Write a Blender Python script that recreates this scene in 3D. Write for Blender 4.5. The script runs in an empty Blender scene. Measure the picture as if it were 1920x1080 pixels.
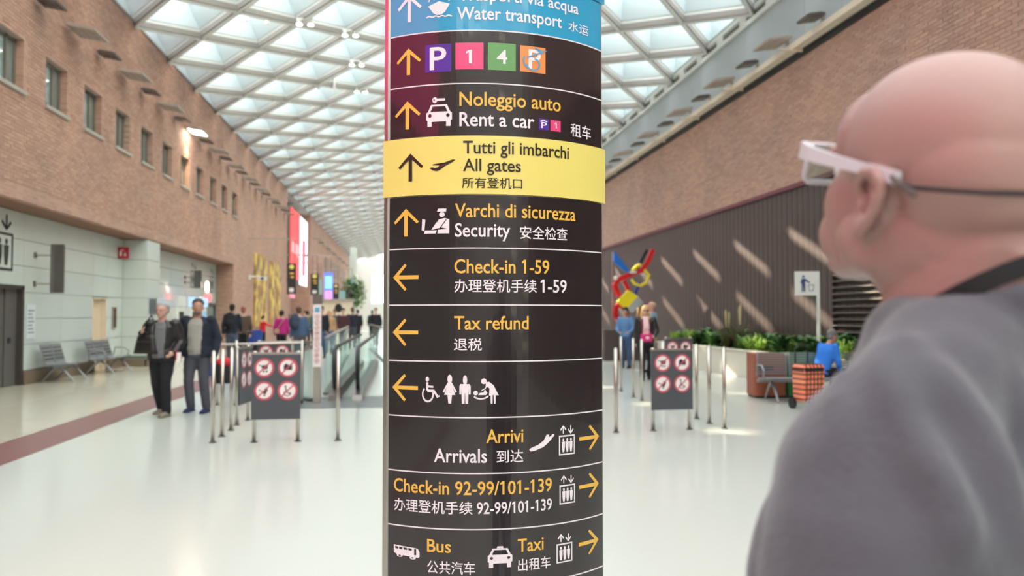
import bpy, bmesh, math, random
from mathutils import Vector, Matrix, Euler
from mathutils.geometry import tessellate_polygon
random.seed(7)
PI = math.pi
C = bpy.context.scene.collection
sc = bpy.context.scene

# ------------------------------------------------------------------ camera, sky, sun, exposure
FPX = 1500.0; YAW = math.radians(7.78); PIT = math.atan(50 / 1500)
EYE = Vector((0, 0, 1.5))
FW = Vector((math.sin(YAW) * math.cos(PIT), math.cos(YAW) * math.cos(PIT), math.sin(PIT)))
RT = Vector((math.cos(YAW), -math.sin(YAW), 0)); UP = RT.cross(FW)
cd = bpy.data.cameras.new('camera'); cam = bpy.data.objects.new('camera', cd); C.objects.link(cam)
cam.location = EYE; cam.rotation_euler = (PI / 2 + PIT, 0, -YAW)
cd.sensor_width = 36; cd.lens = FPX * 36 / 1920; cd.clip_start = 0.05; cd.clip_end = 400
cd.dof.use_dof = True; cd.dof.focus_distance = 2.24; cd.dof.aperture_fstop = 3.4
sc.camera = cam
sc.view_settings.view_transform = 'Standard'; sc.view_settings.look = 'None'
sc.view_settings.gamma = 1; sc.view_settings.use_curve_mapping = False
sc.view_settings.exposure = -0.28
w = bpy.data.worlds.new('sky'); sc.world = w; w.use_nodes = True
bg = w.node_tree.nodes['Background']; bg.inputs[0].default_value = (0.97, 0.985, 1.0, 1); bg.inputs[1].default_value = 6.5
sd = bpy.data.lights.new('sun', 'SUN'); sun = bpy.data.objects.new('sun', sd); C.objects.link(sun)
sd.energy = 34; sd.color = (1.0, 0.86, 0.66); sd.angle = math.radians(0.8)
sun.rotation_euler = Vector((1.0, -1.25, -0.85)).to_track_quat('-Z', 'Y').to_euler()
sc.cycles.max_bounces = 10; sc.cycles.diffuse_bounces = 6; sc.cycles.glossy_bounces = 4
sc.cycles.transparent_max_bounces = 12; sc.cycles.sample_clamp_indirect = 6


def ray(px, py): return FW + RT * ((px - 960) / FPX) + UP * ((540 - py) / FPX)
def onX(px, py, X):
    d = ray(px, py); return EYE + d * (X / d.x)
def onY(px, py, Y):
    d = ray(px, py); return EYE + d * (Y / d.y)
def onZ(px, py, Z=0.0):
    d = ray(px, py); return EYE + d * ((Z - 1.5) / d.z)

# ------------------------------------------------------------------ materials
def srgb(r, g, b):
    f = lambda c: (c / 255 / 12.92) if c <= 10 else ((c / 255 + 0.055) / 1.055) ** 2.4
    return (f(r), f(g), f(b), 1)

MATS = {}
def mat(name, col, rough=0.6, metal=0.0, amt=0.06, scale=6.0, bump=0.0, bscale=40.0, coat=0.0, spec=None, emit=0.0, trans=None, sheen=0.0):
    if name in MATS: return MATS[name]
    m = bpy.data.materials.new(name); m.use_nodes = True; MATS[name] = m
    nt = m.node_tree; N = nt.nodes; L = nt.links; b = N['Principled BSDF']
    b.inputs['Roughness'].default_value = rough; b.inputs['Metallic'].default_value = metal
    b.inputs['Coat Weight'].default_value = coat; b.inputs['Sheen Weight'].default_value = sheen
    if spec is not None: b.inputs['Specular IOR Level'].default_value = spec
    tc = N.new('ShaderNodeTexCoord')
    nz = N.new('ShaderNodeTexNoise'); nz.inputs['Scale'].default_value = scale; nz.inputs['Detail'].default_value = 3
    L.new(tc.outputs['Object'], nz.inputs['Vector'])
    mx = N.new('ShaderNodeMix'); mx.data_type = 'RGBA'
    mx.inputs[6].default_value = tuple(c * (1 - amt) for c in col[:3]) + (1,)
    mx.inputs[7].default_value = tuple(min(1, c * (1 + amt)) for c in col[:3]) + (1,)
    L.new(nz.outputs['Fac'], mx.inputs[0]); L.new(mx.outputs[2], b.inputs['Base Color'])
    if bump > 0:
        n2 = N.new('ShaderNodeTexNoise'); n2.inputs['Scale'].default_value = bscale
        L.new(tc.outputs['Object'], n2.inputs['Vector'])
        bp = N.new('ShaderNodeBump'); bp.inputs['Strength'].default_value = bump; bp.inputs['Distance'].default_value = 0.01
        L.new(n2.outputs['Fac'], bp.inputs['Height']); L.new(bp.outputs[0], b.inputs['Normal'])
    if emit > 0:
        L.new(mx.outputs[2], b.inputs['Emission Color']); b.inputs['Emission Strength'].default_value = emit
    if trans is not None:
        out = N['Material Output']; tr = N.new('ShaderNodeBsdfTransparent'); tr.inputs[0].default_value = trans[1]
        ms = N.new('ShaderNodeMixShader'); ms.inputs[0].default_value = trans[0]
        L.new(b.outputs[0], ms.inputs[1]); L.new(tr.outputs[0], ms.inputs[2]); L.new(ms.outputs[0], out.inputs[0])
    return m

def brick_mat(name, axis):
    m = bpy.data.materials.new(name); m.use_nodes = True; MATS[name] = m
    nt = m.node_tree; N = nt.nodes; L = nt.links; b = N['Principled BSDF']; b.inputs['Roughness'].default_value = 0.85
    g = N.new('ShaderNodeNewGeometry'); sp = N.new('ShaderNodeSeparateXYZ'); cb = N.new('ShaderNodeCombineXYZ')
    L.new(g.outputs['Position'], sp.inputs[0]); L.new(sp.outputs[axis], cb.inputs[0]); L.new(sp.outputs[2], cb.inputs[1])
    bt = N.new('ShaderNodeTexBrick'); bt.inputs['Scale'].default_value = 1.0
    bt.inputs['Brick Width'].default_value = 0.26; bt.inputs['Row Height'].default_value = 0.075
    bt.inputs['Mortar Size'].default_value = 0.006; bt.inputs['Mortar Smooth'].default_value = 0.3
    bt.inputs['Color1'].default_value = srgb(204, 164, 148); bt.inputs['Color2'].default_value = srgb(184, 144, 130)
    bt.inputs['Mortar'].default_value = srgb(194, 174, 164); bt.offset = 0.5
    L.new(cb.outputs[0], bt.inputs['Vector'])
    nz = N.new('ShaderNodeTexNoise'); nz.inputs['Scale'].default_value = 0.55; nz.inputs['Detail'].default_value = 5
    L.new(g.outputs['Position'], nz.inputs['Vector'])
    mx = N.new('ShaderNodeMix'); mx.data_type = 'RGBA'; mx.blend_type = 'MULTIPLY'; mx.inputs[0].default_value = 1
    cr = N.new('ShaderNodeValToRGB'); cr.color_ramp.elements[0].position = 0.3; cr.color_ramp.elements[1].position = 0.7
    cr.color_ramp.elements[0].color = (0.80, 0.84, 0.84, 1); cr.color_ramp.elements[1].color = (1.0, 0.97, 0.92, 1)
    L.new(nz.outputs['Fac'], cr.inputs[0]); L.new(bt.outputs['Color'], mx.inputs[6]); L.new(cr.outputs[0], mx.inputs[7])
    L.new(mx.outputs[2], b.inputs['Base Color'])
    bp = N.new('ShaderNodeBump'); bp.inputs['Strength'].default_value = 0.5; bp.inputs['Distance'].default_value = 0.01; bp.invert = True
    L.new(bt.outputs['Fac'], bp.inputs['Height']); L.new(bp.outputs[0], b.inputs['Normal'])
    return m

M_brick = brick_mat('brick_along', 1); M_brickx = brick_mat('brick_across', 0)
M_floor = mat('terrazzo', srgb(196, 201, 194), 0.16, amt=0.03, scale=120, spec=0.5)
M_tile = mat('beige_tile', srgb(200, 194, 178), 0.14, amt=0.05, scale=2)
M_stripe = mat('porphyry_stripe', srgb(128, 88, 88), 0.3, amt=0.12, scale=14)
M_joint = mat('floor_joint', srgb(128, 124, 112), 0.6)
M_white = mat('white_paint', srgb(225, 228, 226), 0.5)
M_coffer = mat('coffer_white', srgb(196, 208, 211), 0.6, amt=0.03)
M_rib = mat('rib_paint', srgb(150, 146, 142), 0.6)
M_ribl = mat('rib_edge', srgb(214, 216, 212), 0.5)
M_cream = mat('cream_paint', srgb(226, 212, 192), 0.5)
M_bulk = mat('bulkhead_grey', srgb(176, 184, 188), 0.5, amt=0.02)
M_slot = mat('slot_grey', srgb(120, 118, 112), 0.7)
M_glassp = mat('green_glass_panel', srgb(206, 216, 212), 0.18, amt=0.03, scale=1.2, coat=0.3)
M_glassj = mat('panel_joint', srgb(128, 142, 134), 0.7)
M_plinth = mat('plinth_stone', srgb(120, 104, 88), 0.5, amt=0.15)
M_dark = mat('dark_bronze', srgb(72, 60, 58), 0.42, amt=0.1, scale=3)
M_trim = mat('magenta_trim', srgb(112, 48, 64), 0.4)
M_steel = mat('brushed_steel', srgb(186, 180, 172), 0.28, 1.0, amt=0.08, scale=20)
M_steeld = mat('dark_steel', srgb(122, 118, 116), 0.36, 1.0, amt=0.05)
M_liftd = mat('lift_door_grey', srgb(112, 110, 108), 0.38, 0.4, amt=0.05)
M_black = mat('black_rubber', srgb(24, 25, 28), 0.5)
M_win = mat('window_glass', srgb(120, 142, 138), 0.05, amt=0.3, scale=0.9, spec=1.0, coat=1.0)
M_frame = mat('window_frame', srgb(120, 112, 104), 0.5)
M_sill = mat('stone_sill', srgb(178, 172, 164), 0.6)
M_glass = mat('clear_glass', srgb(160, 190, 185), 0.04, trans=(0.88, (0.9, 0.97, 0.955, 1)), spec=0.8)
M_pane = mat('roof_glass', srgb(220, 235, 235), 0.1, trans=(0.93, (1, 1, 1, 1)))
M_seat = mat('seat_metal', srgb(146, 150, 154), 0.38, 0.6)
M_lampb = mat('lamp_body', srgb(172, 160, 152), 0.5)
M_lampd = mat('lamp_dark', srgb(92, 84, 80), 0.5)
M_lit = mat('lit_lamp', (1, 0.86, 0.66, 1), 0.5, emit=40, amt=0)
M_spot = mat('ceiling_spot_lit', (1, 0.98, 0.94, 1), 0.5, emit=9, amt=0)
M_board = mat('sign_board_grey', srgb(74, 78, 84), 0.45, amt=0.03)
M_symw = mat('symbol_white', srgb(236, 228, 228), 0.4, amt=0.01)
M_symr = mat('symbol_red', srgb(190, 84, 100), 0.4, amt=0.02)
M_symk = mat('symbol_black', srgb(50, 46, 52), 0.4, amt=0.01)
M_terra = mat('terracotta', srgb(150, 84, 62), 0.55, amt=0.1)
M_green = mat('green_bin', srgb(40, 120, 66), 0.5)
M_planter = mat('planter_cream', srgb(216, 210, 196), 0.55, amt=0.03)
M_soil = mat('soil', srgb(60, 44, 34), 0.95, amt=0.3, scale=30)

# ------------------------------------------------------------------ mesh builder
class MB:
    def __init__(s): s.v = []; s.f = []; s.m = []
    def add(s, vs, fs, mi=0):
        o = len(s.v); s.v += [tuple(v) for v in vs]
        for f in fs: s.f.append([i + o for i in f]); s.m.append(mi)
        return s
    def box(s, x0, x1, y0, y1, z0, z1, mi=0, M=None):
        vs = [Vector((x, y, z)) for z in (z0, z1) for y in (y0, y1) for x in (x0, x1)]
        if M: vs = [M @ v for v in vs]
        return s.add(vs, [(0, 2, 3, 1), (4, 5, 7, 6), (0, 1, 5, 4), (2, 6, 7, 3), (0, 4, 6, 2), (1, 3, 7, 5)], mi)
    def cone(s, p0, p1, r0, r1, n=12, mi=0, cap=True):
        p0 = Vector(p0); p1 = Vector(p1); d = (p1 - p0).normalized()
        a = d.orthogonal().normalized(); b = d.cross(a)
        vs = [p + (a * math.cos(2 * PI * i / n) + b * math.sin(2 * PI * i / n)) * r for p, r in ((p0, r0), (p1, r1)) for i in range(n)]
        fs = [(i, (i + 1) % n, n + (i + 1) % n, n + i) for i in range(n)]
        if cap: fs += [tuple(range(n))[::-1], tuple(range(n, 2 * n))]
        return s.add(vs, fs, mi)
    def ell(s, c, r, n=12, k=8, mi=0, M=None):
        c = Vector(c)
        if not hasattr(r, '__len__'): r = (r, r, r)
        vs = []
        for j in range(1, k):
            t = PI * j / k
            for i in range(n):
                p = 2 * PI * i / n; vs.append(Vector((r[0] * math.sin(t) * math.cos(p), r[1] * math.sin(t) * math.sin(p), r[2] * math.cos(t))))
        vs += [Vector((0, 0, r[2])), Vector((0, 0, -r[2]))]
        if M: vs = [M @ v for v in vs]
        vs = [v + c for v in vs]; fs = []
        for j in range(k - 2):
            for i in range(n): fs.append((j * n + i, (j + 1) * n + i, (j + 1) * n + (i + 1) % n, j * n + (i + 1) % n))
        T = len(vs) - 2
        for i in range(n): fs.append((T, i, (i + 1) % n)); fs.append((T + 1, (k - 2) * n + (i + 1) % n, (k - 2) * n + i))
        return s.add(vs, fs, mi)
    def limb(s, pts, rs, n=12, mi=0):
        for i, (p, r) in enumerate(zip(pts, rs)):
            s.ell(p, r, n, 8, mi)
            if i: s.cone(pts[i - 1], p, rs[i - 1], r, n, mi)
        return s
    def tube(s, pts, r, n=8, mi=0, closed=False):
        P = [Vector(p) for p in pts]; k = len(P); rr = r if hasattr(r, '__len__') else [r] * k
        vs = []; a = None
        for i in range(k):
            if closed: d = P[(i + 1) % k] - P[i - 1]
            else: d = P[min(i + 1, k - 1)] - P[max(i - 1, 0)]
            d.normalize()
            if a is None: a = d.orthogonal().normalized()
            else: a = (a - d * a.dot(d)).normalized()
            b = d.cross(a)
            vs += [P[i] + (a * math.cos(2 * PI * j / n) + b * math.sin(2 * PI * j / n)) * rr[i] for j in range(n)]
        fs = []
        for i in range(k if closed else k - 1):
            i2 = (i + 1) % k
            for j in range(n): fs.append((i * n + j, i * n + (j + 1) % n, i2 * n + (j + 1) % n, i2 * n + j))
        if not closed: fs += [tuple(range(n))[::-1], tuple(range((k - 1) * n, k * n))]
        return s.add(vs, fs, mi)
    def loft(s, rings, mi=0):     # rings: lists of points of equal length, closed ends
        n = len(rings[0]); vs = [p for r in rings for p in r]; fs = []
        for i in range(len(rings) - 1):
            for j in range(n): fs.append((i * n + j, i * n + (j + 1) % n, (i + 1) * n + (j + 1) % n, (i + 1) * n + j))
        fs += [tuple(range(n))[::-1], tuple(range((len(rings) - 1) * n, len(rings) * n))]
        return s.add(vs, fs, mi)
    def prism(s, poly, z0, z1, f=None, mi=0):      # poly 2D -> extruded; f maps (u,v,w)->xyz
        f = f or (lambda u, v, w: (u, v, w)); n = len(poly)
        vs = [f(u, v, z0) for u, v in poly] + [f(u, v, z1) for u, v in poly]
        fs = [(i, (i + 1) % n, n + (i + 1) % n, n + i) for i in range(n)]
        tr = tessellate_polygon([[Vector((u, v, 0)) for u, v in poly]])
        fs += [tuple(t)[::-1] for t in tr] + [tuple(n + i for i in t) for t in tr]
        return s.add(vs, fs, mi)
    def mesh(s, name, mats, smooth=False):
        me = bpy.data.meshes.new(name); me.from_pydata(s.v, [], s.f)
        for m in (mats if isinstance(mats, (list, tuple)) else [mats]): me.materials.append(m)
        me.polygons.foreach_set('material_index', s.m)
        if smooth: me.polygons.foreach_set('use_smooth', [True] * len(s.f))
        me.update(); return me
    def obj(s, name, mats, parent=None, smooth=False, loc=None, rz=None, **props):
        return link(name, s.mesh(name, mats, smooth), parent, loc, rz, **props)

def link(name, me, parent=None, loc=None, rz=None, **props):
    o = bpy.data.objects.new(name, me); C.objects.link(o)
    if parent is not None: o.parent = parent
    if loc is not None: o.location = loc
    if rz is not None: o.rotation_euler = (0, 0, rz)
    for k, v in props.items(): o[k] = v
    return o
def thing(name, label, cat, loc=(0, 0, 0), rz=0, group=None):
    o = bpy.data.objects.new(name, None); C.objects.link(o); o.location = loc; o.rotation_euler = (0, 0, rz)
    o.empty_display_size = 0.1
    o['label'] = label; o['category'] = cat
    if group: o['group'] = group
    return o
def dup(root, loc=None, rz=None, label=None, group=None, parent=None):
    c = root.copy(); C.objects.link(c)
    if parent is not None: c.parent = parent
    if loc is not None: c.location = loc
    if rz is not None: c.rotation_euler = (0, 0, rz)
    if label: c['label'] = label
    if group: c['group'] = group
    for ch in list(root.children): dup(ch, parent=c)
    return c
def remesh(o, vox, it=4, fac=0.5, disp=None):
    m = o.modifiers.new('remesh', 'REMESH'); m.mode = 'VOXEL'; m.voxel_size = vox; m.use_smooth_shade = True
    s = o.modifiers.new('smooth', 'SMOOTH'); s.iterations = it; s.factor = fac
    if disp:
        t = bpy.data.textures.new('folds', 'CLOUDS'); t.noise_scale = disp[1]; t.noise_depth = 1
        d = o.modifiers.new('folds', 'DISPLACE'); d.texture = t; d.strength = disp[0]; d.mid_level = 0.5; d.texture_coords = 'LOCAL'
    return o
S = dict(kind='structure')

# ------------------------------------------------------------------ SETTING
XL, XR, ZC = -7.4, 9.2, 9.6
XM = (XL + XR) / 2; HX = 8.3 / 6; HY = 1.6; SL = 0.2
def zc(x): return ZC + SL * (8.3 - abs(x - XM))

fl = MB().box(-9.6, 10.4, -14, 124, -0.2, 0).obj('floor', M_floor, **S)
def cumul(pts): return pts
# red stripe follows the hall (two points measured along it) and the beige tiles beyond it
MB().box(-4.62, -3.95, -14, 60, -0.03, 0.004).obj('stripe', M_stripe, fl)
b_t = MB()
nt_ = 0
me_t = MB().box(-0.897, 0.897, -0.897, 0.897, -0.03, 0.003).mesh('floor_tile', M_tile)
MB().box(-8.3, -4.62, 5.0, 41.0, -0.03, 0.0012).obj('tile_joint', M_joint, fl)
for j in range(20):
    for i in range(2):
        link('floor_tile', me_t, fl, (-5.52 - 1.8 * i, 6.0 + 1.8 * j, 0))

# --- left brick wall with window openings
wl = MB()
WY = [15.65 + 2.05 * k for k in range(11)]; WW = 1.08; WZ0, WZ1 = 5.88, 6.9
wl.box(-8.9, XL, -14, 53, 3.72, WZ0); wl.box(-8.9, XL, -14, 53, WZ1, 9.55)
e = -14
for y in WY: wl.box(-8.9, XL, e, y, WZ0, WZ1); e = y + WW
wl.box(-8.9, XL, e, 53, WZ0, WZ1)
wl.box(-8.9, XL, 36.6, 53, 0, 3.72, 0); wl.box(-8.9, XL, 66, 120, 0, 9.55)
wl.box(-9.6, -8.9, 52.9, 66.1, 0, 9.55)
wall_left = wl.obj('wall_left', M_brick, **S)
MB().box(-8.1, XL, 36.585, 36.6, 0, 3.72).box(-8.9, XL, 65.98, 66, 0, 9.55).obj('wall_return', M_brickx, wall_left)
# coursed bricks proud of the mortar, left wall
def bricks(X, side, y0, y1, z0, z1, holes=()):
    m = MB(); BW, RH = 0.26, 0.075; d = 0.012 * side
    r = int(math.floor(z0 / RH))
    out = []
    while (r + 1) * RH <= z1 + 1e-6:
        zb = r * RH
        if zb >= z0 - 1e-6:
            off = 0.13 if r % 2 == 0 else 0.0
            k = int((y0 - off) / BW)
            while k * BW + off < y1:
                a = k * BW + off + 0.005; b = a + BW - 0.01
                ok = a > y0
                for (h0, h1, g0, g1) in holes:
                    if a < h1 and b > h0 and zb + RH > g0 and zb < g1: ok = False
                if ok: out.append((a, b, zb + 0.005, zb + RH - 0.005))
                k += 1
        r += 1
    return out
def brick_stuff(lst, X, side, parent):
    m = MB(); rnd = random.Random(3)
    for (a, b, z0, z1) in lst:
        d = side * (0.007 + 0.006 * rnd.random()); x1 = X + d
        m.add([(X, a, z0), (X, b, z0), (X, b, z1), (X, a, z1), (x1, a, z0), (x1, b, z0), (x1, b, z1), (x1, a, z1)],
              [(4, 5, 6, 7) if side > 0 else (7, 6, 5, 4), (0, 1, 5, 4), (2, 3, 7, 6), (1, 2, 6, 5), (3, 0, 4, 7)])
    return m.obj('brickwork', M_brick, parent, kind='stuff')
holes = [(y, y + WW, WZ0 - 0.09, WZ1) for y in WY]
brick_stuff(bricks(XL, 1, 14.0, 34, 3.98, 9.5, holes), XL, 1, wall_left)
# soldier course along the foot of the brick wall: each upright brick a part
me_s = MB().box(0, 0.014, -0.034, 0.034, 0, 0.235).mesh('brick', M_brick)
for k in range(280):
    link('brick', me_s, wall_left, (XL, 15.4 + 0.0755 * k, 3.735 + 0.002 * ((k * 7) % 3)))
# sills, windows
for k, y in enumerate(WY):
    MB().box(XL - 0.2, XL + 0.06, y - 0.04, y + WW + 0.04, WZ0 - 0.075, WZ0).obj('window_sill', M_sill, wall_left)
    fr = MB(); X = XL - 0.15
    for (a, b, c, d) in ((0, 0.06, 0, 1.02), (WW - 0.06, WW, 0, 1.02), (0, WW, 0, 0.06), (0, WW, 0.96, 1.02), (WW * 0.62, WW * 0.62 + 0.05, 0, 1.02)):
        fr.box(X - 0.05, X, y + a, y + b, WZ0 + c, WZ0 + d)
    fo = fr.obj('window_%d' % (k + 1), M_frame, **S)
    MB().box(X - 0.04, X - 0.03, y + 0.05, y + WW * 0.62, WZ0 + 0.05, WZ0 + 0.97).obj('pane', M_win, fo)
    MB().box(X - 0.04, X - 0.03, y + WW * 0.62 + 0.04, y + WW - 0.05, WZ0 + 0.05, WZ0 + 0.97).obj('pane', M_win, fo)
# far small openings on the wall beyond the gap
for k in range(9):
    y = 78 + 3.2 * k
    MB().box(XL - 0.02, XL + 0.03, y, y + 1.4, 5.6, 7.1).obj('window_%d' % (k + 12), M_plinth, **S)
# soffit trim line
MB().box(-8.1, XL, -14, 36.6, 3.69, 3.72).obj('trim_1', mat('soffit_brown', srgb(140, 104, 86), 0.8), **S)
# --- lower recessed wall of green-white glass panels
wb = MB().box(-8.9, -8.1, -14, 16.2, 0, 3.69).box(-8.9, -8.1, 18.4, 22.3, 0, 3.69).box(-8.9, -8.1, 23.3, 36.6, 0, 3.69)
wb.box(-8.9, -8.1, 16.2, 18.4, 2.12, 3.69).box(-8.9, -8.1, 22.3, 23.3, 1.96, 3.69).box(-8.9, -8.35, 16.2, 18.4, 0, 2.12).box(-8.9, -8.35, 22.3, 23.3, 0, 1.96)
wb.box(-8.1, -7.43, 24.55, 25.75, 0, 3.69)
wrec = wb.obj('wall_left_recess', M_glassj, **S)
ZR = [0.3, 0.86, 1.42, 1.98, 2.54, 3.10, 3.68]
_pm = {}
def panel(axis, c, a0, a1, z0, z1, par):
    key = (axis, round(a1 - a0, 3), round(z1 - z0, 3)); g = 0.006
    if key not in _pm:
        L_ = (a1 - a0) / 2 - g; H_ = (z1 - z0) / 2 - g; m = MB()
        if axis == 'x': m.box(0, 0.04, -L_, L_, -H_, H_)
        else: m.box(-L_, L_, -0.04, 0, -H_, H_)
        _pm[key] = m.mesh('glass_panel', M_glassp)
    ca, cz = (a0 + a1) / 2, (z0 + z1) / 2
    link('glass_panel', _pm[key], par, (c, ca, cz) if axis == 'x' else (ca, c, cz))
for (a, b, zmin) in ((12.6, 14.4, 0), (14.4, 16.2, 0), (16.2, 17.3, 2.1), (17.3, 18.4, 2.1), (18.4, 20.35, 0), (20.35, 22.3, 0), (22.3, 23.3, 1.98), (23.3, 24.55, 0),
                     (25.75, 27.6, 0), (27.6, 29.45, 0), (29.45, 31.3, 0), (31.3, 32.9, 0), (32.9, 34.5, 0), (34.5, 36.1, 1.98)):
    for i in range(6):
        if ZR[i + 1] <= zmin + 0.1: continue
        panel('x', -8.1, a, b, max(ZR[i], zmin), ZR[i + 1], wrec)
for i in range(6):
    panel('y', 24.55, -8.06, -7.41, ZR[i], ZR[i + 1], wrec); panel('x', -7.43, 24.51, 25.75, ZR[i], ZR[i + 1], wrec)
for n_, (a, b) in enumerate(((-14, 16.2), (18.4, 22.3), (23.3, 24.5), (25.8, 34.4))):
    MB().box(-8.1, -7.98, a, b, 0, 0.29).obj('baseboard_left' if n_ == 0 else 'baseboard_left_%d' % (n_ + 1), M_plinth, **S)
MB().box(-8.04, -7.35, 24.43, 24.5, 0, 0.2).box(-7.39, -7.3, 24.43, 25.8, 0, 0.2).obj('baseboard_pillar', M_plinth, **S)

# lift door near left, with leaves, frame, handle slot
def lift_door(n, y0, y1, z1, X=-8.12):
    d = MB().box(X - 0.02, X + 0.09, y0, y0 + 0.1, 0, z1).box(X - 0.02, X + 0.09, y1 - 0.1, y1, 0, z1).box(X - 0.02, X + 0.09, y0, y1, z1 - 0.08, z1).obj('door_%d' % n, M_steeld, **S)
    w4 = (y1 - y0 - 0.2) / 4
    for k in range(4):
        MB().box(X - 0.1, X - 0.05 + 0.03 * (k % 2), y0 + 0.1 + w4 * k + 0.006, y0 + 0.1 + w4 * (k + 1) - 0.006, 0.01, z1 - 0.08).obj('door_leaf', M_liftd, d)
    return d
d1 = lift_door(1, 16.2, 18.4, 2.12)
MB().box(-8.2, -8.12, 17.92, 18.03, 0.9, 1.02).obj('lock', M_black, d1)
lift_door(2, 34.4, 36.1, 1.98)
d3 = MB().box(-8.3, -8.2, 22.34, 23.26, 0.0, 1.92).obj('door_3', mat('cream_door', srgb(226, 206, 176), 0.45), **S)
MB().box(-8.2, -8.06, 22.3, 22.34, 0, 1.96).box(-8.2, -8.06, 23.26, 23.3, 0, 1.96).box(-8.2, -8.06, 22.3, 23.3, 1.92, 1.96).obj('door_frame', M_cream, d3)
MB().box(-8.2, -8.15, 22.42, 22.46, 0.95, 1.15).obj('door_handle', M_steel, d3)

# --- right wall
wr = MB().box(XR, XR + 0.6, -14, 120, 4.6, 7.5).box(XR + 0.1, XR + 0.6, -14, 120, 7.5, 7.66)
wall_right = wr.obj('wall_right', M_brick, **S)
allb = bricks(XR, -1, 10.6, 30, 4.66, 7.5)
near = sorted(allb, key=lambda q: q[0])[:280]; ns = set(near)
brick_stuff([q for q in allb if q not in ns], XR, -1, wall_right)
me_b = MB().box(-0.012, 0, 0, 0.25, 0, 0.065).mesh('brick', M_brick)
for q in near: link('brick', me_b, wall_right, (XR + 0.002 * random.random(), q[0], q[2]))
MB().box(XR - 0.0, XR + 0.5, -14, 120, 7.66, 9.8).obj('wall_right_bulkhead', M_slot, **S)
bulk = bpy.data.objects['wall_right_bulkhead']
me_p = MB().box(-0.03, 0, 0.006, 1.594, 7.84, 9.22).mesh('panel', M_bulk)
me_q = MB().box(-0.10, 0, 0.0, 1.6, 9.24, 9.36).box(-0.10, 0, 0.0, 1.6, 9.54, 9.66).box(-0.1, 0, 0, 0.22, 9.36, 9.54).box(-0.1, 0, 1.38, 1.6, 9.36, 9.54).mesh('slot_frame', M_ribl)
for k in range(60):
    y = 7.6 + 1.6 * k
    link('panel', me_p, bulk, (XR, y, 0)); link('slot_frame', me_q, bulk, (XR, y, 0))
MB().box(XR - 0.28, XR - 0.06, -14, 120, 7.66, 7.80).box(XR - 0.12, XR + 0.02, -14, 120, 7.80, 7.86).obj('rail', M_cream, bulk)
MB().box(XR - 0.03, XR + 0.12, -14, 120, 7.50, 7.64).obj('shadow_gap', M_black, bulk)
# dark bronze folded cladding below the brick
dk = MB()
y = 6.0
while y < 60:
    dk.add([(XR + 0.042, y, 0), (XR + 0.03, y + 0.06, 0), (XR + 0.03, y + 0.2, 0), (XR + 0.042, y + 0.26, 0), (XR + 0.042, y, 4.5), (XR + 0.03, y + 0.06, 4.5), (XR + 0.03, y + 0.2, 4.5), (XR + 0.042, y + 0.26, 4.5)],
           [(0, 1, 5, 4), (1, 2, 6, 5), (2, 3, 7, 6)]); y += 0.26
dk.box(XR + 0.06, XR + 0.6, -14, 120, 0, 4.6)
clad = dk.obj('wall_right_cladding', M_dark, **S)
MB().box(XR - 0.04, XR + 0.1, -14, 60, 4.5, 4.6).obj('trim_2', M_trim, **S)
# louvred grille near the bald man
lv = MB().box(XR - 0.05, XR + 0.06, 16.1, 16.2, 0.3, 3.0).box(XR - 0.05, XR + 0.06, 11.8, 11.9, 0.3, 3.0).box(XR - 0.05, XR + 0.06, 11.8, 16.2, 2.93, 3.0).obj('vent_grille', M_dark, clad)
me_l = MB().box(-0.07, 0.05, -2.1, 2.1, -0.012, 0.012, M=Matrix.Rotation(math.radians(35), 4, 'Y')).mesh('slat', mat('louvre_slat', srgb(92, 84, 78), 0.4, 0.2))
for k in range(19): link('slat', me_l, lv, (XR - 0.0, 14.0, 0.42 + 0.135 * k))

# --- end and back walls, white mullioned window far away
ew = MB().box(-9.6, -4.6, 120, 120.4, 0, 12).box(4, 10.4, 120, 120.4, 0, 12).box(-4.6, 4, 120, 120.4, 0, 3.2).box(-4.6, 4, 120, 120.4, 7.4, 12)
ew.obj('wall_end', M_white, **S)
we = MB()
for k in range(7): we.box(-4.6 + 1.41 * k, -4.52 + 1.41 * k, 119.95, 120.05, 3.2, 7.4)
wf = we.box(-4.6, 4, 119.95, 120.05, 5.2, 5.3).obj('window_30', M_white, **S)
MB().box(-4.6, 4, 120.0, 120.02, 3.2, 7.4).obj('pane', M_pane, wf)
MB().box(-9.6, 10.4, -14.4, -14, 0, 12).obj('wall_back', M_white, **S)
MB().box(-6.3, -5.5, 98, 98.8, 0, 9.6).obj('column', M_glassp, **S)
MB().box(-7.4, -6.6, 112, 113, 0, 9.6).obj('column', M_glassp, **S)

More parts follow.
